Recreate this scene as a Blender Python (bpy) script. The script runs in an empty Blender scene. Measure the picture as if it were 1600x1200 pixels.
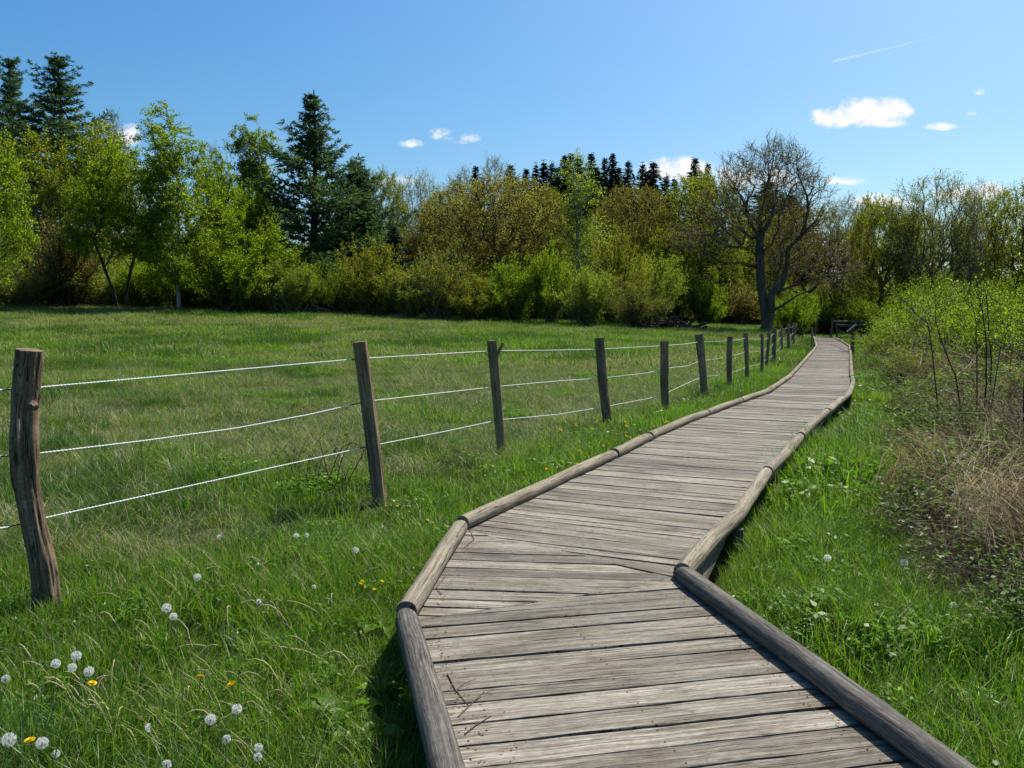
import bpy, math, random
import numpy as np
from mathutils import Vector

random.seed(7)
RG = np.random.default_rng(11)
SC = bpy.context.scene
COL = SC.collection

# ------------------------------------------------------------------ camera
FPX, HOR, CAMZ = 1293.0, 500.0, 1.45
PITCH = math.atan((600 - HOR) / FPX)
cam_d = bpy.data.cameras.new('camera')
cam_d.sensor_width = 36.0
cam_d.lens = 36.0 * FPX / 1600.0
cam_d.clip_start, cam_d.clip_end = 0.05, 3000
cam = bpy.data.objects.new('camera', cam_d)
cam.location = (0, 0, CAMZ)
cam.rotation_euler = (math.pi / 2 - PITCH, 0, 0)
COL.objects.link(cam)
SC.camera = cam

# ------------------------------------------------------------------ sun, sky, exposure
SUN_AZ, SUN_EL = math.radians(42), math.radians(57)      # clockwise from +Y
sun_dir = Vector((math.sin(SUN_AZ) * math.cos(SUN_EL), math.cos(SUN_AZ) * math.cos(SUN_EL), math.sin(SUN_EL)))
ld = bpy.data.lights.new('sun', 'SUN')
ld.energy, ld.angle, ld.color = 5.0, math.radians(0.53), (1.0, 0.95, 0.86)
sun = bpy.data.objects.new('sun', ld)
sun.rotation_euler = sun_dir.to_track_quat('Z', 'Y').to_euler()
sun.location = (20, 20, 60)
COL.objects.link(sun)
SC.view_settings.view_transform = 'Standard'
SC.view_settings.look = 'None'
SC.view_settings.exposure = 0.5
SC.view_settings.gamma = 1.0
SC.render.engine = 'CYCLES'
SC.cycles.use_denoising = True
SC.cycles.max_bounces = 7
SC.cycles.diffuse_bounces = 4
SC.cycles.glossy_bounces = 2
SC.cycles.transmission_bounces = 3
SC.cycles.transparent_max_bounces = 4
SC.cycles.caustics_reflective = False
SC.cycles.caustics_refractive = False

def ray(u, v):
    a, b = (u - 800) / FPX, (600 - v) / FPX
    c, s = math.cos(PITCH), math.sin(PITCH)
    return np.array([a, c + b * s, -s + b * c])
def at_z(u, v, z):
    d = ray(u, v); t = (z - CAMZ) / d[2]
    return np.array([0, 0, CAMZ]) + d * t
def at_y(u, v, y):
    d = ray(u, v); t = y / d[1]
    return np.array([0, 0, CAMZ]) + d * t

class NT:
    """small helper for node trees"""
    def __init__(s, tree): s.t = tree; s.n = tree.nodes; s.l = tree.links
    def new(s, typ, **kw):
        n = s.n.new(typ)
        for k, v in kw.items():
            setattr(n, k, v)
        return n
    def lk(s, a, b): s.l.new(a, b)
    def val(s, sock, x):
        if hasattr(x, 'is_output') or isinstance(x, bpy.types.NodeSocket): s.l.new(x, sock)
        else: sock.default_value = x
    def math(s, op, a, b=None, c=None, clamp=False):
        n = s.n.new('ShaderNodeMath'); n.operation = op; n.use_clamp = clamp
        s.val(n.inputs[0], a)
        if b is not None: s.val(n.inputs[1], b)
        if c is not None: s.val(n.inputs[2], c)
        return n.outputs[0]
    def smooth(s, x, lo, hi, a=0.0, b=1.0, kind='SMOOTHSTEP'):
        n = s.n.new('ShaderNodeMapRange'); n.interpolation_type = kind
        s.val(n.inputs[0], x); s.val(n.inputs[1], lo); s.val(n.inputs[2], hi); s.val(n.inputs[3], a); s.val(n.inputs[4], b)
        return n.outputs[0]
    def noise(s, vec, scale, detail=4, rough=0.55, dist=0.0):
        n = s.n.new('ShaderNodeTexNoise')
        n.inputs['Scale'].default_value = scale; n.inputs['Detail'].default_value = detail
        n.inputs['Roughness'].default_value = rough; n.inputs['Distortion'].default_value = dist
        if vec is not None: s.l.new(vec, n.inputs['Vector'])
        return n.outputs['Fac']
    def mapping(s, vec, scale=(1, 1, 1), loc=(0, 0, 0)):
        n = s.n.new('ShaderNodeMapping'); s.l.new(vec, n.inputs[0])
        n.inputs['Scale'].default_value = scale; n.inputs['Location'].default_value = loc
        return n.outputs[0]
    def mix(s, f, a, b, blend='MIX'):
        n = s.n.new('ShaderNodeMix'); n.data_type = 'RGBA'; n.blend_type = blend
        s.val(n.inputs[0], f)
        for sock, x in ((n.inputs[6], a), (n.inputs[7], b)):
            if isinstance(x, (tuple, list)): sock.default_value = (*x[:3], 1)
            else: s.l.new(x, sock)
        return n.outputs[2]
    def attr(s, name): return s.new('ShaderNodeAttribute', attribute_name=name)

# world: physical sky with a few small clouds and a contrail
W = bpy.data.worlds.new('World'); SC.world = W; W.use_nodes = True
T_ = NT(W.node_tree); T_.n.clear()
SKY_STR = 0.118
sky = T_.new('ShaderNodeTexSky', sky_type='NISHITA', sun_disc=False)
sky.sun_elevation, sky.sun_rotation = SUN_EL, SUN_AZ
sky.altitude, sky.air_density, sky.dust_density, sky.ozone_density = 200, 1.0, 2.5, 3.3
bg = T_.new('ShaderNodeBackground'); bg.inputs[1].default_value = SKY_STR
hs = T_.new('ShaderNodeHueSaturation'); hs.inputs['Saturation'].default_value = 1.42; hs.inputs['Value'].default_value = 0.905; T_.lk(sky.outputs[0], hs.inputs['Color']); T_.lk(T_.mix(1.0, hs.outputs[0], (0.89, 1.03, 0.99), 'MULTIPLY'), bg.inputs[0])
tc = T_.new('ShaderNodeTexCoord')
sep = T_.new('ShaderNodeSeparateXYZ'); T_.lk(tc.outputs['Generated'], sep.inputs[0])
ysafe = T_.math('MAXIMUM', sep.outputs[1], 0.02)
px = T_.math('DIVIDE', sep.outputs[0], ysafe); pz = T_.math('DIVIDE', sep.outputs[2], ysafe)
nvec = T_.new('ShaderNodeCombineXYZ'); T_.lk(px, nvec.inputs[0]); T_.lk(pz, nvec.inputs[2])
nbig = T_.noise(nvec.outputs[0], 26, 6, 0.6); nfine = T_.noise(T_.mapping(nvec.outputs[0], (1, 1, 1.6), (3, 0, 1)), 70, 5, 0.6)
nz = T_.math('ADD', T_.math('MULTIPLY', T_.math('SUBTRACT', nbig, 0.5), 2.0), T_.math('MULTIPLY', T_.math('SUBTRACT', nfine, 0.5), 1.1))
# (u, v, half width, half height in photo pixels, density)
CLOUDS = [(1310, 186, 46, 20, 1.0), (1352, 180, 56, 26, 1.1), (1392, 176, 38, 20, 1.0), (1375, 190, 56, 14, .9),
          (1472, 199, 32, 8, .78), (1532, 145, 17, 8, .68), (1515, 178, 17, 6, .6), (1430, 228, 12, 5, .3), (1505, 228, 10, 4, .28),
          (645, 225, 24, 8, .80), (683, 211, 22, 12, .82), (697, 217, 14, 7, .7), (733, 217, 22, 11, .80), (722, 222, 14, 6, .7), (800, 190, 30, 4, .18),
          (1060, 270, 75, 22, .95), (1160, 280, 90, 26, .9), (1325, 284, 38, 11, .8), (1370, 316, 66, 13, .85),
          (1552, 297, 26, 12, .95), (1515, 304, 60, 16, .8), (203, 214, 20, 26, .8), (630, 285, 55, 14, .7), (232, 240, 24, 14, .6)]
acc = None
for (cu, cv, hw, hh, dn) in CLOUDS:
    d0 = ray(cu, cv); d1 = ray(cu + hw, cv); d2 = ray(cu, cv - hh)
    cx, cz = d0[0] / d0[1], d0[2] / d0[1]
    rx, rz = abs(d1[0] / d1[1] - cx), abs(d2[2] / d2[1] - cz)
    ex = T_.math('DIVIDE', T_.math('SUBTRACT', px, cx), rx)
    ez = T_.math('DIVIDE', T_.math('SUBTRACT', pz, cz), rz)
    ez = T_.math('MULTIPLY', ez, T_.smooth(ez, -0.1, 0.1, 1.45, 0.95))
    r2 = T_.math('ADD', T_.math('MULTIPLY', ex, ex), T_.math('MULTIPLY', ez, ez))
    m = T_.math('MULTIPLY', T_.math('SUBTRACT', 1.25, r2), dn)
    m = T_.math('ADD', m, dn - 1.0)
    acc = m if acc is None else T_.math('SMOOTH_MAX', acc, m, 0.25)
cl = T_.smooth(T_.math('ADD', acc, T_.math('MULTIPLY', nz, 1.55)), -0.1, 1.15)
cl = T_.math('MULTIPLY', cl, T_.smooth(sep.outputs[1], 0.1, 0.3))
c0, c1 = ray(1297, 97), ray(1545, 38)
a0 = np.array([c0[0] / c0[1], c0[2] / c0[1]]); a1 = np.array([c1[0] / c1[1], c1[2] / c1[1]])
dd = (a1 - a0); LN = np.linalg.norm(dd); dd /= LN
al = T_.math('ADD', T_.math('MULTIPLY', T_.math('SUBTRACT', px, a0[0]), dd[0]), T_.math('MULTIPLY', T_.math('SUBTRACT', pz, a0[1]), dd[1]))
pe = T_.math('ABSOLUTE', T_.math('SUBTRACT', T_.math('MULTIPLY', T_.math('SUBTRACT', px, a0[0]), dd[1]), T_.math('MULTIPLY', T_.math('SUBTRACT', pz, a0[1]), dd[0])))
tt = T_.math('DIVIDE', al, LN)
trail = T_.math('MULTIPLY', T_.smooth(pe, 0.0003, 0.0014, 1, 0), T_.math('MULTIPLY', T_.smooth(tt, 0.0, 0.03), T_.smooth(tt, 0.03, 0.75, 0.42, 0.0, 'LINEAR')))
trail = T_.math('MULTIPLY', trail, T_.smooth(sep.outputs[1], 0.1, 0.3))
cov = T_.math('MAXIMUM', cl, trail)
bgc = T_.new('ShaderNodeBackground'); T_.lk(T_.mix(T_.smooth(nfine, 0.3, 0.6), (0.86, 0.89, 0.94), (1.0, 0.995, 0.985)), bgc.inputs[0]); bgc.inputs[1].default_value = 0.74
mx = T_.new('ShaderNodeMixShader'); T_.lk(cov, mx.inputs[0]); T_.lk(bg.outputs[0], mx.inputs[1]); T_.lk(bgc.outputs[0], mx.inputs[2])
out = T_.new('ShaderNodeOutputWorld'); T_.lk(mx.outputs[0], out.inputs[0])

# ------------------------------------------------------------------ helpers: objects
def tag(o, label=None, cat=None, group=None, kind=None):
    if label: o['label'] = label
    if cat: o['category'] = cat
    if group: o['group'] = group
    if kind: o['kind'] = kind
    return o
def empty(name, loc, rz=0.0):
    o = bpy.data.objects.new(name, None)
    o.empty_display_size = 0.2
    o.location = loc; o.rotation_euler = (0, 0, rz)
    COL.objects.link(o); return o
def link(name, mesh, parent=None, loc=None):
    o = bpy.data.objects.new(name, mesh)
    if loc is not None: o.location = loc
    COL.objects.link(o)
    if parent: o.parent = parent
    return o
def copy_tree(o, kids, parent=None):
    c = o.copy(); COL.objects.link(c)
    if parent: c.parent = parent
    for ch in kids.get(o.name, []):
        copy_tree(ch, kids, c)
    return c

class MB:
    """collects numpy geometry, builds one mesh; face attribute v, optional per-loop uv"""
    def __init__(s): s.V = []; s.F = []; s.nv = 0; s.uv = False
    def add(s, verts, faces, v=0.5, mat=0, uv=None, smooth=False):
        verts = np.asarray(verts, float).reshape(-1, 3); faces = np.asarray(faces, np.int64)
        if len(faces) == 0: return
        va = np.broadcast_to(np.asarray(v, float), (len(faces),))
        s.F.append((faces + s.nv, va, mat, uv, smooth)); s.V.append(verts); s.nv += len(verts)
        if uv is not None: s.uv = True
    def build(s, name, mats):
        me = bpy.data.meshes.new(name)
        V = np.concatenate(s.V)
        tot = np.concatenate([np.full(len(f[0]), f[0].shape[1], np.int32) for f in s.F])
        loops = np.concatenate([f[0].ravel() for f in s.F]).astype(np.int32)
        start = np.concatenate([[0], np.cumsum(tot)[:-1]]).astype(np.int32)
        me.vertices.add(len(V)); me.vertices.foreach_set('co', V.astype(np.float32).ravel())
        me.loops.add(len(loops)); me.loops.foreach_set('vertex_index', loops)
        me.polygons.add(len(tot)); me.polygons.foreach_set('loop_start', start); me.polygons.foreach_set('loop_total', tot)
        mi = np.concatenate([np.full(len(f[0]), f[2], np.int32) for f in s.F])
        sm = np.concatenate([np.full(len(f[0]), f[4], bool) for f in s.F])
        me.polygons.foreach_set('material_index', mi); me.polygons.foreach_set('use_smooth', sm)
        a = me.attributes.new('v', 'FLOAT', 'FACE')
        a.data.foreach_set('value', np.concatenate([f[1] for f in s.F]).astype(np.float32))
        if s.uv:
            ul = me.uv_layers.new(name='UVMap')
            uv = np.concatenate([(np.zeros((f[0].size, 2)) if f[3] is None else np.asarray(f[3]).reshape(-1, 2)) for f in s.F])
            ul.data.foreach_set('uv', uv.astype(np.float32).ravel())
        for m in (mats if isinstance(mats, (list, tuple)) else [mats]): me.materials.append(m)
        me.update(calc_edges=True); me.validate()
        return me

def unit(a):
    a = np.asarray(a, float); n = np.linalg.norm(a, axis=-1, keepdims=True); return a / np.maximum(n, 1e-9)
def hashn(i):
    i = (i.astype(np.int64) * 1103515245 + 12345) & 0x7fffffff
    i = ((i >> 13) ^ i) * 60493 & 0x7fffffff
    i = (i * (i * 15731 + 789221) + 1376312589) & 0x7fffffff
    return i / 0x7fffffff
def vnoise(p, seed=0):
    p = np.asarray(p, float); i = np.floor(p).astype(np.int64); f = p - i; f = f * f * (3 - 2 * f)
    r = 0
    for dx in (0, 1):
        for dy in (0, 1):
            for dz in (0, 1):
                h = hashn((i[..., 0] + dx) * 374761 + (i[..., 1] + dy) * 668265 + (i[..., 2] + dz) * 144269 + seed * 7919)
                r = r + h * (f[..., 0] if dx else 1 - f[..., 0]) * (f[..., 1] if dy else 1 - f[..., 1]) * (f[..., 2] if dz else 1 - f[..., 2])
    return r
def fbm(p, seed=0, o=3):
    a, s, r = 0.5, 1.0, 0
    for k in range(o):
        r = r + a * vnoise(np.asarray(p) * s, seed + k); a *= .5; s *= 2.03
    return r / (1 - 0.5 ** o)
def n2(x, y, sc, seed=0, o=3):
    return fbm(np.stack([np.asarray(x) * sc, np.asarray(y) * sc, np.zeros_like(np.asarray(x, float))], -1), seed, o)

def frusta(mb, P0, P1, R0, R1, k=3, v=0.5, mat=0):
    P0, P1 = np.asarray(P0, float), np.asarray(P1, float); n = len(P0)
    if n == 0: return
    d = unit(P1 - P0); ref = np.where(np.abs(d[:, 2:3]) > .9, [[1., 0, 0]], [[0, 0, 1.]])
    a = unit(np.cross(d, ref)); b = np.cross(d, a)
    th = np.arange(k) * 2 * math.pi / k
    off = a[:, None] * np.cos(th)[None, :, None] + b[:, None] * np.sin(th)[None, :, None]
    R0 = np.broadcast_to(np.asarray(R0, float), (n,)); R1 = np.broadcast_to(np.asarray(R1, float), (n,))
    V = np.concatenate([P0[:, None] + off * R0[:, None, None], P1[:, None] + off * R1[:, None, None]], 1).reshape(-1, 3)
    j = np.arange(k); q = np.stack([j, (j + 1) % k, (j + 1) % k + k, j + k], 1)
    F = (np.arange(n)[:, None, None] * 2 * k + q[None]).reshape(-1, 4)
    mb.add(V, F, np.repeat(np.broadcast_to(np.asarray(v, float), (n,)), k), mat, smooth=True)

def frames(P):
    P = np.asarray(P, float); T = np.gradient(P, axis=0); T = unit(T)
    a = np.cross(T[0], [0, 0, 1.0]) if abs(T[0][2]) < .9 else np.cross(T[0], [0, 1.0, 0])
    a = unit(a); A = []
    for t in T:
        a = unit(a - t * np.dot(a, t)); A.append(a)
    A = np.array(A); return T, A, np.cross(T, A)
def tube(mb, P, R, k=8, v=0.5, mat=0, cap=False, disp=None, uvs=1.0, uvo=0.0):
    """swept tube; disp(row, theta) -> radius factor array (n,k)"""
    P = np.asarray(P, float); n = len(P); T, A, B = frames(P)
    th = np.arange(k) * 2 * math.pi / k
    R = np.broadcast_to(np.asarray(R, float), (n,))
    rad = R[:, None] * (np.ones((n, k)) if disp is None else disp)
    V = P[:, None] + rad[..., None] * (A[:, None] * np.cos(th)[None, :, None] + B[:, None] * np.sin(th)[None, :, None])
    L = np.concatenate([[0], np.cumsum(np.linalg.norm(np.diff(P, axis=0), axis=1))])
    i = np.arange(n - 1)[:, None]; j = np.arange(k)[None]
    F = np.stack([i * k + j, i * k + (j + 1) % k, (i + 1) * k + (j + 1) % k, (i + 1) * k + j], -1).reshape(-1, 4)
    rr = float(np.mean(R))
    u0 = L[:-1][:, None] + 0 * j; u1 = L[1:][:, None] + 0 * j
    v0 = (j * 2 * math.pi / k * rr) + 0 * i; v1 = ((j + 1) * 2 * math.pi / k * rr) + 0 * i
    UV = np.stack([np.stack([u0, v0], -1), np.stack([u0, v1], -1), np.stack([u1, v1], -1), np.stack([u1, v0], -1)], 2).reshape(-1, 2) * uvs + uvo
    mb.add(V.reshape(-1, 3), F, v, mat, uv=UV, smooth=True)
    if cap:
        for e, ring in ((0, V[0][::-1]), (1, V[-1])):
            c = ring.mean(0)
            inn = c + (ring - c) * 0.86 
            VV = np.concatenate([ring, inn, [c]])
            jj = np.arange(k)
            mb.add(VV, np.stack([jj, (jj + 1) % k, (jj + 1) % k + k, jj + k], 1), v, mat + (cap if isinstance(cap, int) and cap > 1 else 0) * 0, uv=np.repeat(VV[np.stack([jj, (jj + 1) % k, (jj + 1) % k + k, jj + k], 1).ravel()][:, :2], 1, 0) * 3, smooth=False)
            f3 = np.stack([jj + k, (jj + 1) % k + k, np.full(k, 2 * k)], 1)
            mb.add(VV, f3, v, mat, uv=VV[f3.ravel()][:, :2] * 3, smooth=False)

def kites(mb, C, D, N, L, Wd, v=0.5, mat=0, mid=0.45, base=0.0):
    """leaf rhombs: C base point, D direction along, N rough normal, L length, Wd width"""
    C = np.asarray(C, float); D = unit(D); S = unit(np.cross(D, N)); n = len(C)
    if n == 0: return
    L = np.broadcast_to(np.asarray(L, float), (n,))[:, None]; Wd = np.broadcast_to(np.asarray(Wd, float), (n,))[:, None]
    V = np.stack([C, C + D * L * mid + S * Wd / 2, C + D * L, C + D * L * mid - S * Wd / 2], 1).reshape(-1, 3)
    mb.add(V, np.arange(n * 4).reshape(-1, 4), v, mat)
def blades(mb, B, H, Wd, az, lean, v=0.5, mat=0, seg=3):
    """curved grass blades from base points B"""
    n = len(B); H = np.broadcast_to(H, (n,)).astype(float); Wd = np.broadcast_to(Wd, (n,)).astype(float)
    d = np.stack([np.cos(az), np.sin(az), np.zeros(n)], 1); tw = RG.uniform(-.8, .8, n)
    s = np.stack([-np.sin(az + tw), np.cos(az + tw), np.zeros(n)], 1)
    rows = []
    for k in range(seg + 1):
        t = k / seg
        ang = lean * t
        P = B + d * (H * t * np.sin(ang) * 0.9)[:, None] + np.array([0, 0, 1.0]) * (H * t * np.cos(ang * 0.8))[:, None]
        w = Wd * (1 - t ** 1.6 * 0.93) * 0.5
        rows.append(P - s * w[:, None]); rows.append(P + s * w[:, None])
    V = np.stack(rows, 1); m = 2 * (seg + 1)
    q = np.array([[2 * k, 2 * k + 1, 2 * k + 3, 2 * k + 2] for k in range(seg)])
    F = (np.arange(n)[:, None, None] * m + q[None]).reshape(-1, 4)
    mb.add(V.reshape(-1, 3), F, np.repeat(np.broadcast_to(v, (n,)), seg), mat)
def rand_dirs(n):
    return unit(RG.normal(size=(n, 3)))

# ------------------------------------------------------------------ materials
def ramp(nt, fac, stops):
    n = nt.new('ShaderNodeValToRGB'); e = n.color_ramp.elements
    while len(e) < len(stops): e.new(0.5)
    for el, (p, c) in zip(e, stops): el.position = p; el.color = (*c, 1)
    nt.lk(fac, n.inputs[0]); return n.outputs[0]
def mat(name):
    m = bpy.data.materials.new(name); m.use_nodes = True; nt = NT(m.node_tree); nt.n.clear()
    return m, nt
def leaf_mat(name, c1, c2, c3, trans=0.4, tcol=None, gloss=0.0, var=0.10):
    m, nt = mat(name)
    a = nt.attr('v').outputs['Fac']; oi = nt.new('ShaderNodeObjectInfo').outputs['Random']
    f = nt.math('ADD', a, nt.math('MULTIPLY', nt.math('SUBTRACT', oi, 0.5), var * 2), clamp=True)
    c = ramp(nt, f, [(0.0, c1), (0.5, c2), (1.0, c3)])
    df = nt.new('ShaderNodeBsdfDiffuse'); nt.lk(c, df.inputs[0])
    tr = nt.new('ShaderNodeBsdfTranslucent')
    t = nt.mix(1.0, c, tcol or (1.35, 1.5, 0.55), 'MULTIPLY'); nt.lk(t, tr.inputs[0])
    mx = nt.new('ShaderNodeMixShader'); mx.inputs[0].default_value = trans
    nt.lk(df.outputs[0], mx.inputs[1]); nt.lk(tr.outputs[0], mx.inputs[2]); o = mx.outputs[0]
    if gloss:
        g = nt.new('ShaderNodeBsdfGlossy'); g.inputs['Roughness'].default_value = 0.42; g.inputs[0].default_value = (1, 1, 1, 1)
        m2 = nt.new('ShaderNodeMixShader'); m2.inputs[0].default_value = gloss * 0.03
        nt.lk(o, m2.inputs[1]); nt.lk(g.outputs[0], m2.inputs[2]); o = m2.outputs[0]
    ou = nt.new('ShaderNodeOutputMaterial'); nt.lk(o, ou.inputs[0]); return m
def pbsdf(nt, col, rough=0.85, bump=None, bstr=0.3, bdist=0.01, spec=0.3):
    p = nt.new('ShaderNodeBsdfPrincipled')
    if isinstance(col, tuple): p.inputs['Base Color'].default_value = (*col, 1)
    else: nt.lk(col, p.inputs['Base Color'])
    if isinstance(rough, (int, float)): p.inputs['Roughness'].default_value = rough
    else: nt.lk(rough, p.inputs['Roughness'])
    p.inputs['Specular IOR Level'].default_value = spec
    if bump is not None:
        b = nt.new('ShaderNodeBump'); b.inputs['Strength'].default_value = bstr; b.inputs['Distance'].default_value = bdist
        nt.lk(bump, b.inputs['Height']); nt.lk(b.outputs[0], p.inputs['Normal'])
    ou = nt.new('ShaderNodeOutputMaterial'); nt.lk(p.outputs[0], ou.inputs[0]); return p
def bark_mat(name, c1, c2, scale=6, stretch=0.25):
    m, nt = mat(name); tcn = nt.new('ShaderNodeTexCoord')
    mp = nt.mapping(tcn.outputs['Object'], (scale, scale, scale * stretch))
    n1 = nt.noise(mp, 1.0, 5, 0.6); c = ramp(nt, n1, [(0.3, c1), (0.7, c2)])
    pbsdf(nt, c, 0.9, n1, 0.6, 0.03, 0.15); return m
def wood_mat(name, dark, mid, light, along=2.0, across=55.0, bstr=0.5, seed=0.0, stain=0.5, cracks=1.0):
    """weathered timber; UV in metres: x along the grain, y across"""
    m, nt = mat(name)
    uv = nt.new('ShaderNodeTexCoord').outputs['UV']
    v = nt.attr('v').outputs['Fac']
    warp = nt.noise(nt.mapping(uv, (3, 6, 1)), 1.0, 3, 0.5)
    cv = nt.new('ShaderNodeCombineXYZ'); nt.lk(nt.math('MULTIPLY', warp, 0.035), cv.inputs[1])
    va = nt.new('ShaderNodeVectorMath', operation='ADD'); nt.lk(uv, va.inputs[0]); nt.lk(cv.outputs[0], va.inputs[1])
    w = va.outputs[0]
    g1 = nt.noise(nt.mapping(w, (along, across, 1), (seed, 0, 0)), 1.0, 5, 0.65)
    g2 = nt.noise(nt.mapping(w, (along * 2.2, across * 3.2, 1), (4 + seed, 0, 0)), 1.0, 3, 0.6)
    g3 = nt.noise(nt.mapping(w, (along * 14, across * 2.2, 1), (7, 2 + seed, 0)), 1.0, 4, 0.7)
    big = nt.noise(nt.mapping(uv, (1.7, 5, 1), (9, 2, seed)), 1.0, 4, 0.6)
    blot = nt.noise(nt.mapping(uv, (13, 22, 1), (2, 7, seed)), 1.0, 6, 0.72)
    f = nt.math('ADD', nt.math('ADD', nt.math('MULTIPLY', g1, 0.46), nt.math('MULTIPLY', g2, 0.24)), nt.math('MULTIPLY', g3, 0.30))
    c = ramp(nt, f, [(0.34, dark), (0.48, mid), (0.63, light)])
    c = nt.mix(nt.smooth(big, 0.46, 0.68, 0, stain), c, nt.mix(1.0, c, (0.52, 0.47, 0.40), 'MULTIPLY'))
    c = nt.mix(nt.smooth(blot, 0.56, 0.72, 0, stain * 0.9), c, nt.mix(1.0, c, (1.5, 1.5, 1.45), 'MULTIPLY'))
    c = nt.mix(nt.smooth(blot, 0.44, 0.30, 0, stain), c, nt.mix(1.0, c, (0.5, 0.46, 0.42), 'MULTIPLY'))
    spk = nt.noise(nt.mapping(uv, (70, 130, 1), (1, 4, seed)), 1.0, 3, 0.6)
    c = nt.mix(nt.smooth(spk, 0.62, 0.74, 0, 0.75), c, nt.mix(1.0, c, (0.35, 0.32, 0.28), 'MULTIPLY'))
    c = nt.mix(nt.smooth(spk, 0.36, 0.26, 0, 0.5), c, nt.mix(1.0, c, (1.55, 1.55, 1.5), 'MULTIPLY'))
    # knots: dark rounded eyes here and there
    vo = nt.new('ShaderNodeTexVoronoi'); vo.inputs['Scale'].default_value = 1.0; nt.lk(nt.mapping(w, (2.1, 7.5, 1), (seed, 5, 0)), vo.inputs['Vector'])
    kn = nt.smooth(vo.outputs['Distance'], 0.05, 0.11, 1, 0)
    c = nt.mix(nt.math('MULTIPLY', kn, 0.7), c, nt.mix(1.0, c, (0.42, 0.34, 0.27), 'MULTIPLY'))
    crk = nt.noise(nt.mapping(w, (along * 0.55, across * 1.3, 1), (1, 3 + seed, 0)), 1.0, 2, 0.5)
    ck = nt.math('MULTIPLY', nt.smooth(nt.math('ABSOLUTE', nt.math('SUBTRACT', crk, 0.5)), 0.0, 0.020, 1, 0), nt.smooth(big, 0.34, 0.5))
    ck = nt.math('MULTIPLY', ck, cracks)
    c = nt.mix(ck, c, (0.02, 0.017, 0.014))
    sc = nt.smooth(v, 0, 1, 0.62, 1.28, 'LINEAR')
    cc = nt.new('ShaderNodeCombineColor'); [nt.lk(sc, cc.inputs[k]) for k in range(3)]
    c = nt.mix(1.0, c, cc.outputs[0], 'MULTIPLY')
    moss = nt.noise(nt.mapping(uv, (2.6, 9, 1), (5, 1 + seed, 0)), 1.0, 5, 0.7)
    c = nt.mix(nt.smooth(moss, 0.57, 0.75, 0, 0.4), c, nt.mix(1.0, c, (0.80, 0.86, 0.55), 'MULTIPLY'))
    h = nt.math('SUBTRACT', f, nt.math('MULTIPLY', ck, 0.6))
    pbsdf(nt, c, 0.82, h, bstr, 0.006, 0.25); return m
def plain_mat(name, col, rough=0.7, nscale=40, amt=0.35, spec=0.3):
    m, nt = mat(name); tcn = nt.new('ShaderNodeTexCoord').outputs['Object']
    n = nt.noise(tcn, nscale, 4, 0.6)
    c = nt.mix(n, tuple(x * (1 - amt) for x in col), tuple(x * (1 + amt) for x in col))
    pbsdf(nt, c, rough, n, 0.2, 0.005, spec); return m

M = {}
M['plank'] = wood_mat('weathered_plank', (0.062, 0.050, 0.037), (0.172, 0.151, 0.118), (0.37, 0.338, 0.272), 1.6, 48, 0.6, stain=0.8)
M['log'] = wood_mat('weathered_log', (0.085, 0.064, 0.042), (0.215, 0.178, 0.125), (0.37, 0.325, 0.24), 1.3, 34, 0.5, seed=3.0, stain=0.45)
M['log_grey'] = wood_mat('grey_log', (0.030, 0.025, 0.021), (0.082, 0.073, 0.062), (0.21, 0.192, 0.165), 1.2, 34, 0.7, seed=6.0, stain=0.7)
M['joist'] = wood_mat('joist_timber', (0.05, 0.04, 0.03), (0.11, 0.085, 0.06), (0.17, 0.14, 0.10), 1.5, 40, 0.5, seed=8.0)
M['post'] = wood_mat('split_post', (0.085, 0.048, 0.024), (0.25, 0.16, 0.088), (0.43, 0.31, 0.19), 1.4, 60, 0.9, seed=12.0, stain=0.6, cracks=1.0)
M['post_bark'] = wood_mat('bark_post', (0.065, 0.040, 0.022), (0.18, 0.122, 0.073), (0.36, 0.27, 0.175), 4.0, 26, 1.0, seed=14.0, stain=0.6)
M['rail'] = wood_mat('rail_timber', (0.10, 0.075, 0.045), (0.20, 0.16, 0.10), (0.34, 0.29, 0.20), 1.5, 40, 0.5, seed=18.0)
M['rope'] = plain_mat('white_rope', (0.68, 0.70, 0.70), 0.6, 300, 0.15)
M['insul'] = plain_mat('insulator_plastic', (0.03, 0.035, 0.03), 0.5, 60, 0.2)
M['dark_metal'] = plain_mat('dark_metal', (0.05, 0.04, 0.035), 0.5)
M['panel'] = plain_mat('panel_face', (0.62, 0.58, 0.40), 0.5, 20, 0.1)

G1 = lambda k, *c: [tuple(x * k for x in cc) for cc in c]
M['grass'] = leaf_mat('grass_blade', (0.024, 0.066, 0.006), (0.085, 0.180, 0.010), (0.185, 0.300, 0.020), 0.48, gloss=0.6)
M['grass_cool'] = leaf_mat('cool_grass_blade', (0.026, 0.064, 0.015), (0.066, 0.138, 0.026), (0.16, 0.25, 0.066), 0.38, gloss=0.7)
M['straw'] = leaf_mat('straw_blade', (0.12, 0.105, 0.04), (0.30, 0.26, 0.125), (0.52, 0.45, 0.26), 0.25, (1.1, 1.0, .7), gloss=0.3)
M['herb'] = leaf_mat('herb_leaf', (0.030, 0.085, 0.007), (0.075, 0.175, 0.010), (0.15, 0.265, 0.018), 0.48, gloss=0.6)
M['bramble_leaf'] = leaf_mat('bramble_leaf', (0.030, 0.070, 0.010), (0.080, 0.145, 0.018), (0.16, 0.23, 0.035), 0.42, gloss=0.35)
M['thatch'] = leaf_mat('dead_stems', (0.095, 0.066, 0.036), (0.26, 0.195, 0.11), (0.53, 0.45, 0.29), 0.25, (1.1, 1.0, .8), gloss=0.2)
M['cane'] = plain_mat('bramble_cane', (0.10, 0.06, 0.04), 0.7, 30)
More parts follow.
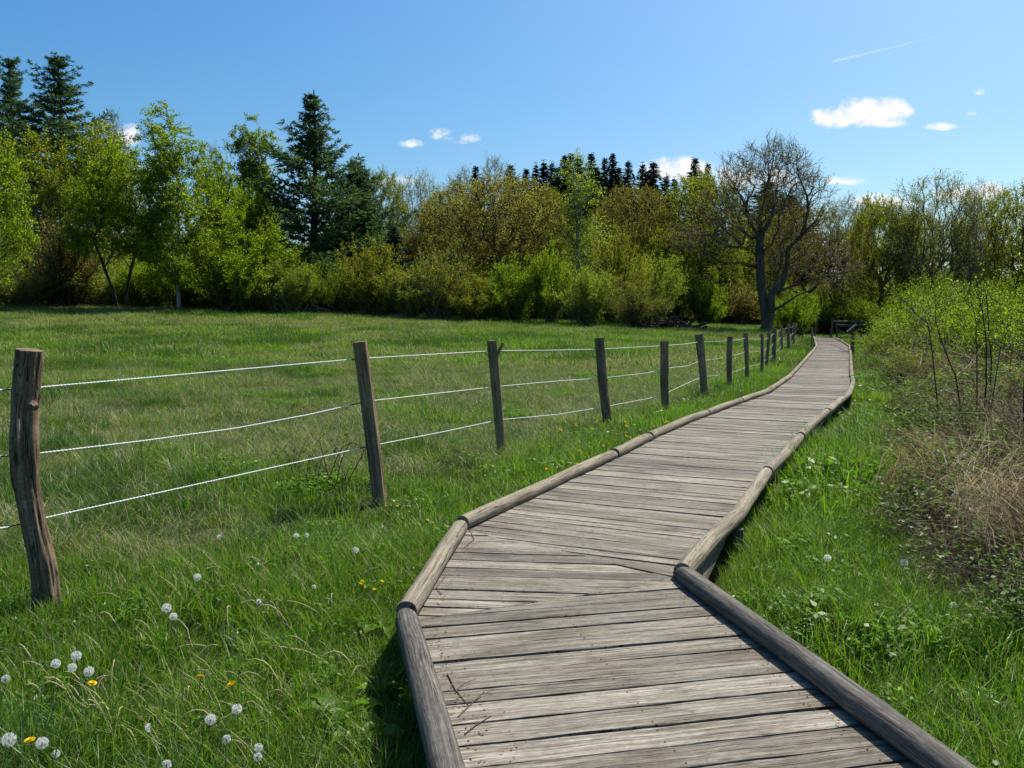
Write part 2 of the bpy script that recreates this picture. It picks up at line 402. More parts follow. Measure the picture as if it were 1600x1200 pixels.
M['leaf_birch'] = leaf_mat('birch_leaf', (0.078, 0.120, 0.010), (0.160, 0.215, 0.016), (0.25, 0.305, 0.03), 0.64)
M['leaf_fresh'] = leaf_mat('fresh_leaf', (0.088, 0.14, 0.009), (0.18, 0.245, 0.015), (0.28, 0.33, 0.03), 0.64)
M['leaf_willow'] = leaf_mat('willow_leaf', (0.090, 0.140, 0.013), (0.165, 0.235, 0.023), (0.26, 0.335, 0.05), 0.64)
M['leaf_pale'] = leaf_mat('pale_birch_leaf', (0.11, 0.145, 0.018), (0.20, 0.25, 0.033), (0.29, 0.34, 0.06), 0.64)
M['leaf_olive'] = leaf_mat('young_leaf', (0.11, 0.13, 0.016), (0.185, 0.21, 0.027), (0.27, 0.295, 0.045), 0.64, (1.3, 1.3, .6))
M['leaf_brown'] = leaf_mat('brown_bud', (0.115, 0.108, 0.028), (0.185, 0.172, 0.045), (0.26, 0.25, 0.07), 0.64, (1.25, 1.25, .7))
M['leaf_yellow'] = leaf_mat('yellow_leaf', (0.125, 0.145, 0.015), (0.20, 0.225, 0.022), (0.29, 0.31, 0.045), 0.64, (1.25, 1.35, .5))
M['needle_pine'] = leaf_mat('pine_needle', (0.032, 0.062, 0.032), (0.072, 0.122, 0.056), (0.13, 0.19, 0.085), 0.32, (1.2, 1.3, .7))
M['needle_spruce'] = leaf_mat('spruce_needle', (0.017, 0.034, 0.026), (0.034, 0.058, 0.040), (0.058, 0.086, 0.058), 0.12, (1.1, 1.2, .8))
M['bark_oak'] = bark_mat('oak_bark', (0.028, 0.022, 0.016), (0.095, 0.078, 0.058), 5, 0.25)
M['bark_lone'] = bark_mat('lone_oak_bark', (0.042, 0.036, 0.026), (0.145, 0.122, 0.088), 5, 0.25)
M['bark_grey'] = bark_mat('grey_bark', (0.09, 0.075, 0.06), (0.23, 0.20, 0.16), 6, 0.3)
M['bark_birch'] = bark_mat('birch_bark', (0.10, 0.085, 0.065), (0.48, 0.45, 0.40), 3, 1.4)
M['bark_olive'] = bark_mat('olive_bark', (0.055, 0.05, 0.025), (0.14, 0.12, 0.06), 6, 0.3)
M['bark_pine'] = bark_mat('pine_bark', (0.03, 0.024, 0.02), (0.085, 0.068, 0.055), 5, 0.3)
# ------------------------------------------------------------------ terrain
_S = np.array([-1.5, -0.62, -0.25, -0.08, 0.155, 0.300, 0.350, 0.43, 0.8])
_A = np.array([3.1, 2.85, 2.30, 1.78, 1.30, 0.85, 0.10, 0.0, 0.0])
def terr(x, y):
    x = np.asarray(x, float); y = np.asarray(y, float)
    t = np.clip((y - 14) / 48, 0, 1.6); s = x / np.maximum(y, 1.0)
    a = np.interp(s, _S, _A) * np.where(t < 1, t ** 1.35, 1 + 0.35 * (t - 1))
    far = np.clip((y - 250) / 250, 0, 1)
    z = -0.27 + a + (n2(x, y, 0.9, 3, 2) - 0.5) * 0.09 * np.clip((y - 1) / 6, 0.15, 1)
    return z + far * far * (3 - 2 * far) * 26 * (0.6 + 0.5 * n2(x, y, 0.006, 9, 2))
def tz(x, y): return float(terr(np.array([x]), np.array([y]))[0])
def ground_at(u, v, lo=1.5, hi=120):
    d = ray(u, v); ts = np.linspace(lo, hi, 4000) / d[1]
    P = np.array([0, 0, CAMZ]) + ts[:, None] * d
    below = P[:, 2] < terr(P[:, 0], P[:, 1])
    k = int(np.argmax(below)) if below.any() else len(ts) - 1
    return P[k]

m, nt = mat('meadow_soil'); tcn = nt.new('ShaderNodeTexCoord').outputs['Object']
a = nt.noise(nt.mapping(tcn, (0.25, 0.25, 0.25)), 1.0, 6, 0.6); b = nt.noise(nt.mapping(tcn, (7, 7, 7)), 1.0, 5, 0.65)
c = ramp(nt, a, [(0.35, (0.028, 0.040, 0.009)), (0.52, (0.045, 0.060, 0.013)), (0.68, (0.105, 0.098, 0.038))])
c = nt.mix(nt.smooth(b, 0.35, 0.7), nt.mix(1.0, c, (0.45, 0.42, 0.4), 'MULTIPLY'), c)
pbsdf(nt, c, 0.95, b, 0.8, 0.05, 0.05); M['soil'] = m

def grid_mesh(name, xs, ys, zf, material):
    X, Y = np.meshgrid(xs, ys); Z = zf(X.ravel(), Y.ravel())
    V = np.stack([X.ravel(), Y.ravel(), Z], 1); nx, ny = len(xs), len(ys)
    i, j = np.meshgrid(np.arange(ny - 1), np.arange(nx - 1), indexing='ij'); k = (i * nx + j).ravel()
    mb = MB(); mb.add(V, np.stack([k, k + 1, k + nx + 1, k + nx], 1), 0.5, smooth=True)
    return mb.build(name, material)
q = np.linspace(-1, 1, 301); xs = np.sinh(q * 6.2) / math.sinh(6.2) * 700 + q * 25
q = np.linspace(0, 1, 320); ys = -12 + 60 * q + 760 * q ** 4
ground = link('ground', grid_mesh('ground', xs, ys, terr, M['soil']))
tag(ground, 'grassy meadow ground rising gently towards the trees', None, None, 'structure')

M['nail'] = plain_mat('nail_rust', (.05, .032, .022), .6)
# ------------------------------------------------------------------ boardwalk
LOGZ = 0.055
Lpx = [(699, 1200), (633, 955), (722, 815), (960, 707), (1023, 676), (1083, 651), (1150, 627), (1200, 610), (1233, 588), (1253, 567), (1270, 548), (1276, 540), (1273, 531), (1272, 526)]
Rpx = [(1487, 1200), (1066, 891), (1114, 838), (1152, 802), (1199, 735), (1237, 697), (1262, 667), (1298, 637), (1327, 614), (1333, 597), (1330, 577), (1329, 550), (1327, 540), (1311, 530), (1303, 527)]
Lw = [at_z(u, v, LOGZ)[:2] for u, v in Lpx]; Rw = [at_z(u, v, LOGZ)[:2] for u, v in Rpx]
def ext(p, q, d): 
    e = np.array(p) - np.array(q); return np.array(p) + e / np.linalg.norm(e) * d
LB, RB = ext(Lw[0], Lw[1], 4.6), ext(Rw[0], Rw[1], 4.2)
def closest(poly, p):
    best = None
    for a, b in zip(poly[:-1], poly[1:]):
        t = np.clip(np.dot(p - a, b - a) / np.dot(b - a, b - a), 0, 1); c = a + t * (b - a); d = np.linalg.norm(c - p)
        if best is None or d < best[0]: best = (d, c)
    return best[1]
secs = [(LB, Lw[1], Rw[1], RB), (Lw[1], Lw[2], Rw[1] + np.array([0.02, 0.05]), Rw[1])]
Rpoly = [r for r in Rw[1:]]
prevL, prevR = Lw[2], Rw[1]
# long curved stretch: resample the left side finely and square off to the right side
Lc = np.array(Lw[2:]); seg = np.linalg.norm(np.diff(Lc, axis=0), axis=1); cum = np.concatenate([[0], np.cumsum(seg)])
Lq = [np.array([np.interp(s, cum, Lc[:, 0]), np.interp(s, cum, Lc[:, 1])]) for s in np.concatenate([[0], np.linspace(3.0, cum[-1], 22)])]
for p in Lq[1:]:
    r = closest(Rpoly, p)
    if np.dot(r - prevR, p - prevL) < 0.15: continue
    secs.append((prevL, p, r, prevR)); prevL, prevR = p, r
CENT = np.array([(LB + RB) / 2, (Lw[1] + Rw[1]) / 2] + [(s[1] + s[2]) / 2 for s in secs[2:]])
endc = CENT[-1]
x_end = at_z(1398, 524, 0)[:2]
secs.append((np.array([prevL[0] - 0.3, prevL[1] + 0.02]), np.array([prevL[0] - 0.3, prevL[1] + 1.5]), np.array([x_end[0], prevL[1] + 1.5]), np.array([x_end[0], prevL[1] + 0.02])))

def clip(poly, n, d):
    """keep the part of a convex polygon with dot(p,n) >= d"""
    out = []
    for i in range(len(poly)):
        a, b = poly[i], poly[(i + 1) % len(poly)]; fa, fb = np.dot(a, n) - d, np.dot(b, n) - d
        if fa >= 0: out.append(a)
        if fa * fb < 0: out.append(a + (b - a) * fa / (fa - fb))
    return out
deck = MB(); nplank = 0
for si, S in enumerate(secs):
    S = [np.array(p, float) for p in S]
    if si == 1: ax = S[1] - S[0]
    elif si == len(secs) - 1: ax = np.array([1.0, 0.0])
    else: ax = (S[1] - S[0]) + (S[2] - S[3])
    ax = unit(ax); cr = np.array([ax[1], -ax[0]])          # right-hand
    # widen to run a little under the edge logs
    c0 = sum(S) / 4
    if si != 1:
        W2 = [p + cr * (0.03 if np.dot(p - c0, cr) > 0 else -0.03) for p in S]
    else: W2 = [S[0] - cr * .03, S[1] - cr * .03, S[2] + cr * 0.02, S[3] + cr * .02]
    lo = min(np.dot(p, ax) for p in W2); hi = max(np.dot(p, ax) for p in W2)
    if si == 0: lo += 2.2
    s = hi
    while s > lo:
        w = RG.choice([0.142, 0.142, 0.118, 0.155]) * RG.uniform(.97, 1.03)
        gap = RG.choice([0.007, 0.011, 0.015, 0.021], p=[.3, .4, .2, .1]); tilt = RG.normal(0, 0.004)
        n1 = unit(ax + cr * tilt)
        pl = clip([p.copy() for p in W2], n1, np.dot(c0, n1) - np.dot(c0, ax) + s - w + gap)
        pl = clip(pl, -n1, -(np.dot(c0, n1) - np.dot(c0, ax) + s)) if len(pl) > 2 else pl
        s -= w
        if len(pl) < 3: continue
        # subdivide long edges and roughen them
        near = np.linalg.norm(c0) < 9
        ring = []
        for i in range(len(pl)):
            a, b = pl[i], pl[(i + 1) % len(pl)]; Ld = np.linalg.norm(b - a)
            k = max(1, int(Ld / 0.09)) if near else 1
            for j in range(k): ring.append(a + (b - a) * j / k)
        ring = np.array(ring)
        if len(ring) < 3: continue
        area = 0.5 * np.sum(ring[:, 0] * np.roll(ring[:, 1], -1) - ring[:, 1] * np.roll(ring[:, 0], -1))
        if abs(area) < 0.002: continue
        if area < 0: ring = ring[::-1]
        if near: ring = ring + RG.normal(0, 0.0016, ring.shape)
        z0 = RG.normal(0, 0.0022); zs = z0 + (ring - c0) @ cr * RG.normal(0, 0.0016)
        c = ring.mean(0); ins = ring + unit(c - ring) * 0.003
        off = RG.uniform(0, 50, 2); vv = RG.uniform(0.1, 0.9) 
        uvf = lambda P: np.stack([(P - c) @ cr + off[0], (P - c) @ n1 + off[1]], 1)
        n = len(ring)
        top = np.column_stack([ins, zs]); ed = np.column_stack([ring, zs - 0.003]); bot = np.column_stack([ring, zs - 0.038])
        V = np.concatenate([top, ed, bot]); j = np.arange(n); j2 = (j + 1) % n
        deck.add(V, [list(range(n))], vv, 0, uv=uvf(ins))
        UV = uvf(ring)
        for o1, o2 in ((0, n), (n, 2 * n)):
            F = np.stack([j + o2, j2 + o2, j2 + o1, j + o1], 1)
            deck.add(V, F, vv * 0.8, 0, uv=np.stack([UV[j], UV[j2], UV[j2], UV[j]], 1).reshape(-1, 2))
        nplank += 1
        if np.linalg.norm(c0) < 12 and w > .1:      # nail heads near both ends
            pr = (ring - c) @ cr; e0, e1 = pr.min(), pr.max()
            if e1 - e0 > .5:
                for e_ in (e0 + .15, e1 - .15, (e0 + e1) / 2):
                    for q_ in (-.3, .3):
                        pp = c + cr * (e_ + RG.normal(0, .008)) + n1 * (q_ * w + RG.normal(0, .004)); th_ = np.arange(7) * 2 * math.pi / 7
                        deck.add(np.column_stack([pp[0] + .0042 * np.cos(th_), pp[1] + .0042 * np.sin(th_), np.full(7, z0 + .0035 + (pp - c0) @ cr * 0)]), [list(range(7))], .3, 1)
bw = empty('boardwalk', (0, 0, 0))
tag(bw, 'weathered grey plank boardwalk edged with round logs, curving away through the meadow', 'boardwalk')
link('deck', deck.build('deck', [M['plank'], M['nail']]), bw)

def log_mesh(P, r, material, rings=(), seed=0, notch=True):
    P = np.asarray(P, float); L = np.linalg.norm(P[-1] - P[0]); n = max(6, int(L / 0.05)); n = min(n, 70)
    t = np.linspace(0, 1, n); cum = np.concatenate([[0], np.cumsum(np.linalg.norm(np.diff(P, axis=0), axis=1))]); cum /= cum[-1]
    Q = np.stack([np.interp(t, cum, P[:, k]) for k in range(3)], 1); k = 20
    th = np.arange(k) * 2 * math.pi / k
    pts = np.stack([np.cos(th)[None] * 1.3 + 0 * t[:, None], np.sin(th)[None] * 1.3 + 0 * t[:, None], (t[:, None] * L * 1.5) + 0 * th[None]], -1)
    D = 1 + (fbm(pts, seed, 3) - .5) * 0.10 + (fbm(pts * np.array([3.0, 3.0, .5]), seed + 5, 2) - .5) * 0.05
    for _ in range(max(2, int(L * 1.6))):
        tk, ak = RG.uniform(.1, L - .1), RG.uniform(-1.0, 4.1); dth = np.abs((th - ak + math.pi) % (2 * math.pi) - math.pi)
        D += RG.uniform(.06, .15) * np.exp(-((t * L - tk) / .03) ** 2)[:, None] * np.exp(-(dth / .45) ** 2)[None]
    for rc in rings:
        D += (np.exp(-((t * L - rc) / 0.02) ** 2) * 0.085)[:, None] * (0.6 + .4 * np.cos(th - 1.2))[None]
    D[0] *= .97; tp = np.clip((t * L - (L - .10)) / .10, 0, 1)[:, None]; D *= 1 - .20 * tp ** 1.5 if notch else 1
    Q = Q + np.stack([0 * t, 0 * t, np.sin(t * 9 + seed) * 0.004 - (.012 * tp[:, 0] if notch else 0)], 1)
    mb = MB(); tube(mb, Q, r, k, RG.uniform(.3, .7), 0, cap=True, disp=D, uvo=seed * 3.7); return mb.build('edge_log', material)
def P3(p): return np.array([p[0], p[1], LOGZ - 0.012])
def along(poly, d0, d1):
    poly = np.array(poly); cum = np.concatenate([[0], np.cumsum(np.linalg.norm(np.diff(poly, axis=0), axis=1))])
    ss = [d0] + [c for c in cum if d0 + .02 < c < d1 - .02] + [d1]
    return [P3([np.interp(s, cum, poly[:, 0]), np.interp(s, cum, poly[:, 1])]) for s in ss]
R0 = 0.053
e = link('edge_log', log_mesh([P3(LB), P3(ext(Lw[1], Lw[0], -0.01))], R0 * 1.06, M['log_grey'], (), 1), bw); e['label'] = 'dark grey cracked edge log'
e = link('edge_log', log_mesh([P3(RB), P3(ext(Rw[1], Rw[0], 0.03))], R0 * 1.0, M['log_grey'], (), 2), bw); e['label'] = 'dark smooth edge log with charcoal side'
link('edge_log', log_mesh([P3(ext(Lw[1], Lw[2], -.03)), P3(ext(Lw[2], Lw[1], -.02))], R0, M['log'], (), 3), bw)
def side(poly, lens, sd, rings):
    tot = float(np.sum(np.linalg.norm(np.diff(np.array(poly), axis=0), axis=1))); d = 0.0; i = 0
    while d < tot - .3:
        l = min(lens[i] if i < len(lens) else 3.0, tot - d)
        if tot - d - l < .5: l = tot - d
        link('edge_log', log_mesh(along(poly, d + .006, d + l - .006), R0 * RG.uniform(.95, 1.05), M['log'], rings if i < 3 else (), sd + i), bw)
        d += l; i += 1
l1 = np.linalg.norm(Lw[3] - Lw[2]); side(Lw[2:], [l1, 1.45, 2.9, 2.2, 2.4], 20, (0.55,))
l2 = sum(np.linalg.norm(b - a) for a, b in zip(Rw[1:4], Rw[2:5])); side([Rw[1] + (Rw[2]-Rw[1])*0.0] + Rw[2:], [l2, 2.6, 3.1, 2.3], 50, (0.30, 1.05, 1.75, 2.2))
# end logs of the cross walk
# joists and support posts under the deck
for sd in (-1, 1):
    for a, b in zip(CENT[:-1], CENT[1:]):
        if a[1] > 45: continue
        t = unit(b - a); nrm = np.array([t[1], -t[0]]) * sd * 0.60
        mb = MB(); p, qq = a + nrm, b + nrm
        tube(mb, [(p[0], p[1], -.10), (qq[0], qq[1], -.10)], 0.062, 4, .5, 0, cap=True); link('joist', mb.build('joist', M['joist']), bw)
for i, (c, t) in enumerate([(CENT[1] + (CENT[2] - CENT[1]) * f, unit(CENT[2] - CENT[1])) for f in (0.1, .5, .95)] + [(CENT[k], unit(CENT[k + 1] - CENT[k])) for k in range(2, 9)]):
    for sd in (-1, 1):
        p = c + np.array([t[1], -t[0]]) * sd * 0.72
        mb = MB(); tube(mb, [(p[0], p[1], -.045), (p[0] + .01, p[1], -.6)], 0.05, 8, .5, 0, cap=True); link('support_post', mb.build('support_post', M['joist']), bw)

def deck_off(x, y):
    """signed distance from the boardwalk centre line (right positive) and position along"""
    P = np.stack([x, y], 1); best = np.full(len(P), 1e9); sg = np.zeros(len(P))
    for a, b in zip(CENT[:-1], CENT[1:]):
        d = b - a; L2 = np.dot(d, d); t = np.clip(((P - a) @ d) / L2, 0, 1); c = a + t[:, None] * d
        r = P - c; dist = np.linalg.norm(r, axis=1); s = np.sign(r[:, 0] * d[1] - r[:, 1] * d[0])
        k = dist < best; best[k] = dist[k]; sg[k] = s[k]
    return best * sg

# ------------------------------------------------------------------ fence
fence = empty('wire_fence', (0, 0, 0))
tag(fence, 'fence of rough wooden posts strung with three white ropes along the meadow', 'fence')
# (top u, top v, base u, base v, half width px, material)
POSTS = [
    ((45, 546), (78, 966), 19.5, 'post_bark'), ((562, 534), (594, 790), 10.5, 'post'), ((769, 532), (785, 718), 7.0, 'post'),
    ((936, 528), (951, 672), 7.2, 'post_bark'), ((1038, 533), (1040, 646), 6.0, 'post'), ((1092, 522), (1101, 622), 5.2, 'post'),
    ((1141, 526), (1140, 612), 4.2, 'post'), ((1165, 520), (1167, 597), 3.3, 'post'), ((1191, 522), (1190, 587), 2.6, 'post'),
    ((1202, 521), (1196, 578), 2.8, 'post'), ((1210, 513), (1209, 571), 3.6, 'post_bark'), ((1220, 509), (1221.5, 553), 2.2, 'post'),
    ((1232, 506), (1233, 553), 2.4, 'post'), ((1241, 504), (1239, 543), 2.4, 'post'), ((1248, 502), (1247, 530), 1.8, 'post'), ((1256, 498), (1257, 523), 1.6, 'post')]
def post_mesh(path, rad, material, seed, kk=28, rough=1.0, name='fence_post', sq=0.0):
    path = np.asarray(path, float); H = np.linalg.norm(path[-1] - path[0]); n = max(12, int(H / 0.022)) if kk > 20 else 14
    t = np.linspace(0, 1, n); cum = np.linspace(0, 1, len(path))
    Q = np.stack([np.interp(t, cum, path[:, k]) for k in range(3)], 1)
    for _ in range(3 * (len(path) > 2)): Q[1:-1] = (Q[:-2] + 2 * Q[1:-1] + Q[2:]) / 4
    th = np.arange(kk) * 2 * math.pi / kk
    pt = np.stack([np.cos(th)[None] * 2.2 + 0 * t[:, None], np.sin(th)[None] * 2.2 + 0 * t[:, None], t[:, None] * H * 1.6 + 0 * th[None]], -1)
    D = 1 + (fbm(pt * (.75 if kk > 60 else 1), seed, 3) - .5) * (.40 if kk > 60 else .30) * rough + (fbm(pt * np.array([1.7, 1.7, 1.4]), seed + 9, 4) - .5) * .50 * rough
    D += sq * (np.cos(4 * (th + seed)) * 0.10)[None]
    R = np.interp(t, np.linspace(0, 1, len(rad)), rad) if hasattr(rad, '__len__') else rad
    mb = MB(); tube(mb, Q, R, kk, .5, 0, cap=True, disp=D, uvo=seed * 2.3); return mb.build(name, material)
PW = []
for i, (tp, bs, hw, mt) in enumerate(POSTS):
    g = ground_at(*bs); d = g[1]
    if i == 0: pix = [(48, 546), (38, 620), (37, 690), (41, 750), (53, 820), (66, 880), (76, 952), (81, 1000)]
    elif i in (1, 2, 3): pix = [tp, ((tp[0] + bs[0]) / 2 + (1.5, 0, -2)[i - 1], (tp[1] + bs[1]) / 2), bs, (bs[0] + .5, bs[1] + 12)]
    else: pix = [tp, ((tp[0] + bs[0]) / 2 + RG.uniform(-1.5, 1.5), (tp[1] + bs[1]) / 2), bs]
    path = [at_y(u, v, d + RG.normal(0, .012)) for u, v in pix]; path[0][1] = d
    path.append(path[-1] - np.array([0, 0, .15]))
    r = hw * d / FPX; path = path[::-1]
    rad = ([1.1, 1.08, .98, 1.06, .96, .95, .95, .93, .93] if i == 0 else [1.0, .98, 1.0, 1.04])
    fp = link('fence_post', post_mesh(path, [r * x for x in rad], M[mt], 3 + i, (72 if i == 0 else 40) if i < 3 else 24 if i < 6 else 12, (1.5 if i == 0 else 1.1) if mt == 'post_bark' else 1.05, sq=0 if mt == 'post_bark' else 1.0), fence)
    if i == 0: fp['label'] = 'thick crooked bark-covered post bending towards its foot'
    if i == 2: fp['label'] = 'split post with a broken side twig at its top'
    PW.append((path, d, r, fp, tp, bs))
    if i == 0:
        mb = MB(); c = at_y(50, 634, d - r * 1.02); tube(mb, [c + [0, .02, 0], c + [-.004, -.012, -.004]], [.03, .018], 10, .4, 0, cap=True); link('knot', mb.build('knot', M['post_bark']), fp)
    if i == 2:
        a = at_y(777, 552, d); b = at_y(786, 536, d); mb = MB(); tube(mb, [a - [0, 0, .02], (a + b) / 2 + [.004, 0, 0], b], [.022, .02, .017], 8, .5, 0, cap=True)
        link('side_branch', mb.build('side_branch', M['post']), fp)
        for (p, qv) in (((762, 566), (738, 532)), ((762, 556), (744, 530))):
            mb = MB(); tube(mb, [at_y(*p, d - .02), at_y((p[0] + qv[0]) / 2 - 2, (p[1] + qv[1]) / 2, d - .05), at_y(*qv, d - .1)], [.004, .003, .002], 4, .6, 0); link('twig', mb.build('twig', M['post']), fp)
# wire heights at posts, photo pixels
WV = {0: (607, 711, 813), 1: (560, 627, 696), 2: (548, 604, 656), 3: (545.5, 590.5, 635), 4: (540, 575.5, 615), 5: (534, 563, 588.5), 6: (532, 556, 583), 7: (528, 549, 573)}
DIPS = {0: [(0.25, 0, 7, 0), (.5, 0, 10, 0), (.75, 0, 6.5, 0)], 1: [(.5, 0, 0, 1)], 2: [(.5, 0.5, -1, 3)], 3: [(.7, 0, 3, 2)], 4: [(.6, 1, 4, -1)]}
for w in range(3):
    pts = []; pins = []
    for i, (path, d, r, fp, tp, bs) in enumerate(PW):
        if i in WV: v = WV[i][w]
        else: v = bs[1] + (tp[1] - bs[1]) * (0.88, .6, .3)[w]
        f = (v - tp[1]) / (bs[1] - tp[1])
        u = tp[0] + (bs[0] - tp[0]) * f
        if i == 0: u = (41, 38, 53)[w]
        p = at_y(u, v, d + r * 1.12 + .01)
        if i == 0:
            pts.append(at_y(u - 260, v + (18, 14, 50)[w], d - .9)); pts.append(at_y(u - 40, v + (2, 2, 10)[w], d + r * .9))
        if i > 0:
            for (fr, *dz) in DIPS.get(i - 1, [(.5, 1, 1.5, 1)]):
                q0 = pins[-1]; qp = q0 + (p - q0) * fr
                qp[2] -= dz[w] * qp[1] / FPX * 1.0; pts.append(qp)
        pts.append(p); pins.append(p)
        if i < 9:
            a = path[-2]; toL = (pts[-2] - p); toL = toL / np.linalg.norm(toL)
            mb = MB(); LI = (.10, .20, .13)[w] if i in (1, 4) else .1
            if i > 0: tube(mb, [p, p + toL * (r + LI)], .0062, 6, .5, 0, cap=True)
            else: tube(mb, [p, p + toL * 1.25], .0050, 6, .5, 0, cap=True)
            tube(mb, [p, p + np.array([0, -r * .9, 0])], .009, 6, .5, 0, cap=True)
            link('insulator', mb.build('insulator', M['insul']), fp)
    pts = np.array(pts); n = 14; cum = np.concatenate([[0], np.cumsum(np.linalg.norm(np.diff(pts, axis=0), axis=1))])
    ss = np.unique(np.concatenate([np.linspace(a, b, 60) for a, b in zip(cum[:9], cum[1:10])] + [cum]))
    Q = np.stack([np.interp(ss, cum, pts[:, k]) for k in range(3)], 1)
    for _ in range(12): Q[1:-1] = np.where((ss[1:-1] < cum[9])[:, None], (Q[:-2] + 2 * Q[1:-1] + Q[2:]) / 4, Q[1:-1])
    T_f, A_f, B_f = frames(Q)
    mb = MB()
    dense = ss < cum[12]
    Sd = np.arange(0, cum[-1], 0.011); Qd = np.stack([np.interp(Sd, ss, Q[:, k]) for k in range(3)], 1)
    Sd2 = Sd < cum[14]
    # two twisted strands
    keep = np.where(Sd < cum[14], 1, 0).astype(bool)
    Qn = Qd[keep]; ph = Sd[keep] * 2 * math.pi / 0.05
    up = np.array([0, 0, 1.0]); hd = unit(np.gradient(Qn, axis=0)); sd_ = unit(np.cross(hd, up)); nn = np.cross(sd_, hd)
    for k in (0, math.pi):
        S_ = Qn + (sd_ * np.cos(ph + k)[:, None] + nn * np.sin(ph + k)[:, None]) * 0.0026
        frusta(mb, S_[:-1], S_[1:], .0029, .0029, 4)
    far_ = Q[ss >= cum[14] - .1]
    if len(far_) > 1: frusta(mb, far_[:-1], far_[1:], .003, .003, 4)
    wr = link('rope_wire', mb.build('rope_wire', M['rope']), fence); wr['label'] = ('top', 'middle', 'bottom')[w] + ' white rope of the fence'

# posts, bench and sign at the far end of the walk
def lone_post(tp, bs, hw, label, matname='rail', grp=None, dep=None):
    d = dep or ground_at(*bs)[1]; t, b = at_y(*tp, d), at_y(*bs, d); b[2] = min(b[2], tz(b[0], b[1])) - .12
    o = link('wooden_post', post_mesh([b, (t + b) / 2, t], hw * d / FPX, M[matname], int(bs[0]), 12, .6, 'wooden_post', .6)); tag(o, label, 'post', grp); return o
lone_post((1268.7, 511), (1269, 547), 1.5, 'dark square post at the left edge of the boardwalk before its end')
lone_post((1276, 494), (1273.5, 522), 1.3, 'thin grey post standing past the left end of the boardwalk', dep=72.6)
lone_post((1301.5, 497), (1298, 522), 1.7, 'leaning post just left of the far bench', dep=72.8)
bd = 73.6
bz = tz(at_y(1325, 522, bd)[0], bd)
bench = empty('bench', (at_y(1328, 522, bd)[0], bd, bz)); tag(bench, 'rustic wooden bench of round rails facing the end of the boardwalk', 'bench')
def bench_part(nm, a, b, r, k=8):
    o = np.array(bench.location); mb = MB(); tube(mb, [a - o, (a + b) / 2 - o, b - o], r, k, .5, 0, cap=True); link(nm, mb.build(nm, M['rail']), bench)
bench_part('backrest', at_y(1303, 502.5, bd + .3), at_y(1351, 502.5, bd + .3), .085)
bench_part('seat', at_y(1305.5, 508.5, bd - .15), at_y(1353, 508.3, bd - .15), .10)
for u in (1308.2, 1346.2):
    t = at_y(u, 503.4, bd + .18); b = t.copy(); b[2] = bz - .1; bench_part('leg', b, t, .08)
sd = at_z(1331, 549, 0)[1]; sp = at_y(1331.3, 549, sd)
sg = empty('sign_board', (sp[0], sp[1], tz(sp[0], sp[1]))); tag(sg, 'small slanted information panel seen edge-on atop a dark post beside the boardwalk', 'sign')
o = np.array(sg.location)
mb = MB(); tube(mb, [np.array([0, 0, -.15]), at_y(1332.2, 530, sd) - o, at_y(1334.2, 515, sd) - o], [.10, .09, .085], 8, .4, 0, cap=True); link('post', mb.build('post', M['joist']), sg)
a, b = at_y(1324.5, 521.5, sd) - o, at_y(1341, 508, sd) - o; dv = unit(b - a); nv = np.cross(dv, [0, 1.0, 0]); nv = nv if nv[2] > 0 else -nv
VW = unit(np.array([sp[0], sp[1], -.25]))
def slab(mb, a, b, nv, th, y0, y1, mi=0):
    V = [p + nv * s + VW * yy for s in (0, th) for p in (a, b) for yy in (y0, y1)]
    mb.add(V, [[0, 1, 3, 2], [4, 6, 7, 5], [0, 2, 6, 4], [1, 5, 7, 3], [0, 4, 5, 1], [2, 3, 7, 6]], .5, mi)
mb = MB(); slab(mb, a, b, nv, .07, -.35, .35); link('board', mb.build('board', M['joist']), sg)
mb = MB(); slab(mb, a + nv * .073 + dv * .03, b + nv * .073 - dv * .03, nv, .07, -.37, .32); link('panel', mb.build('panel', M['panel']), sg)
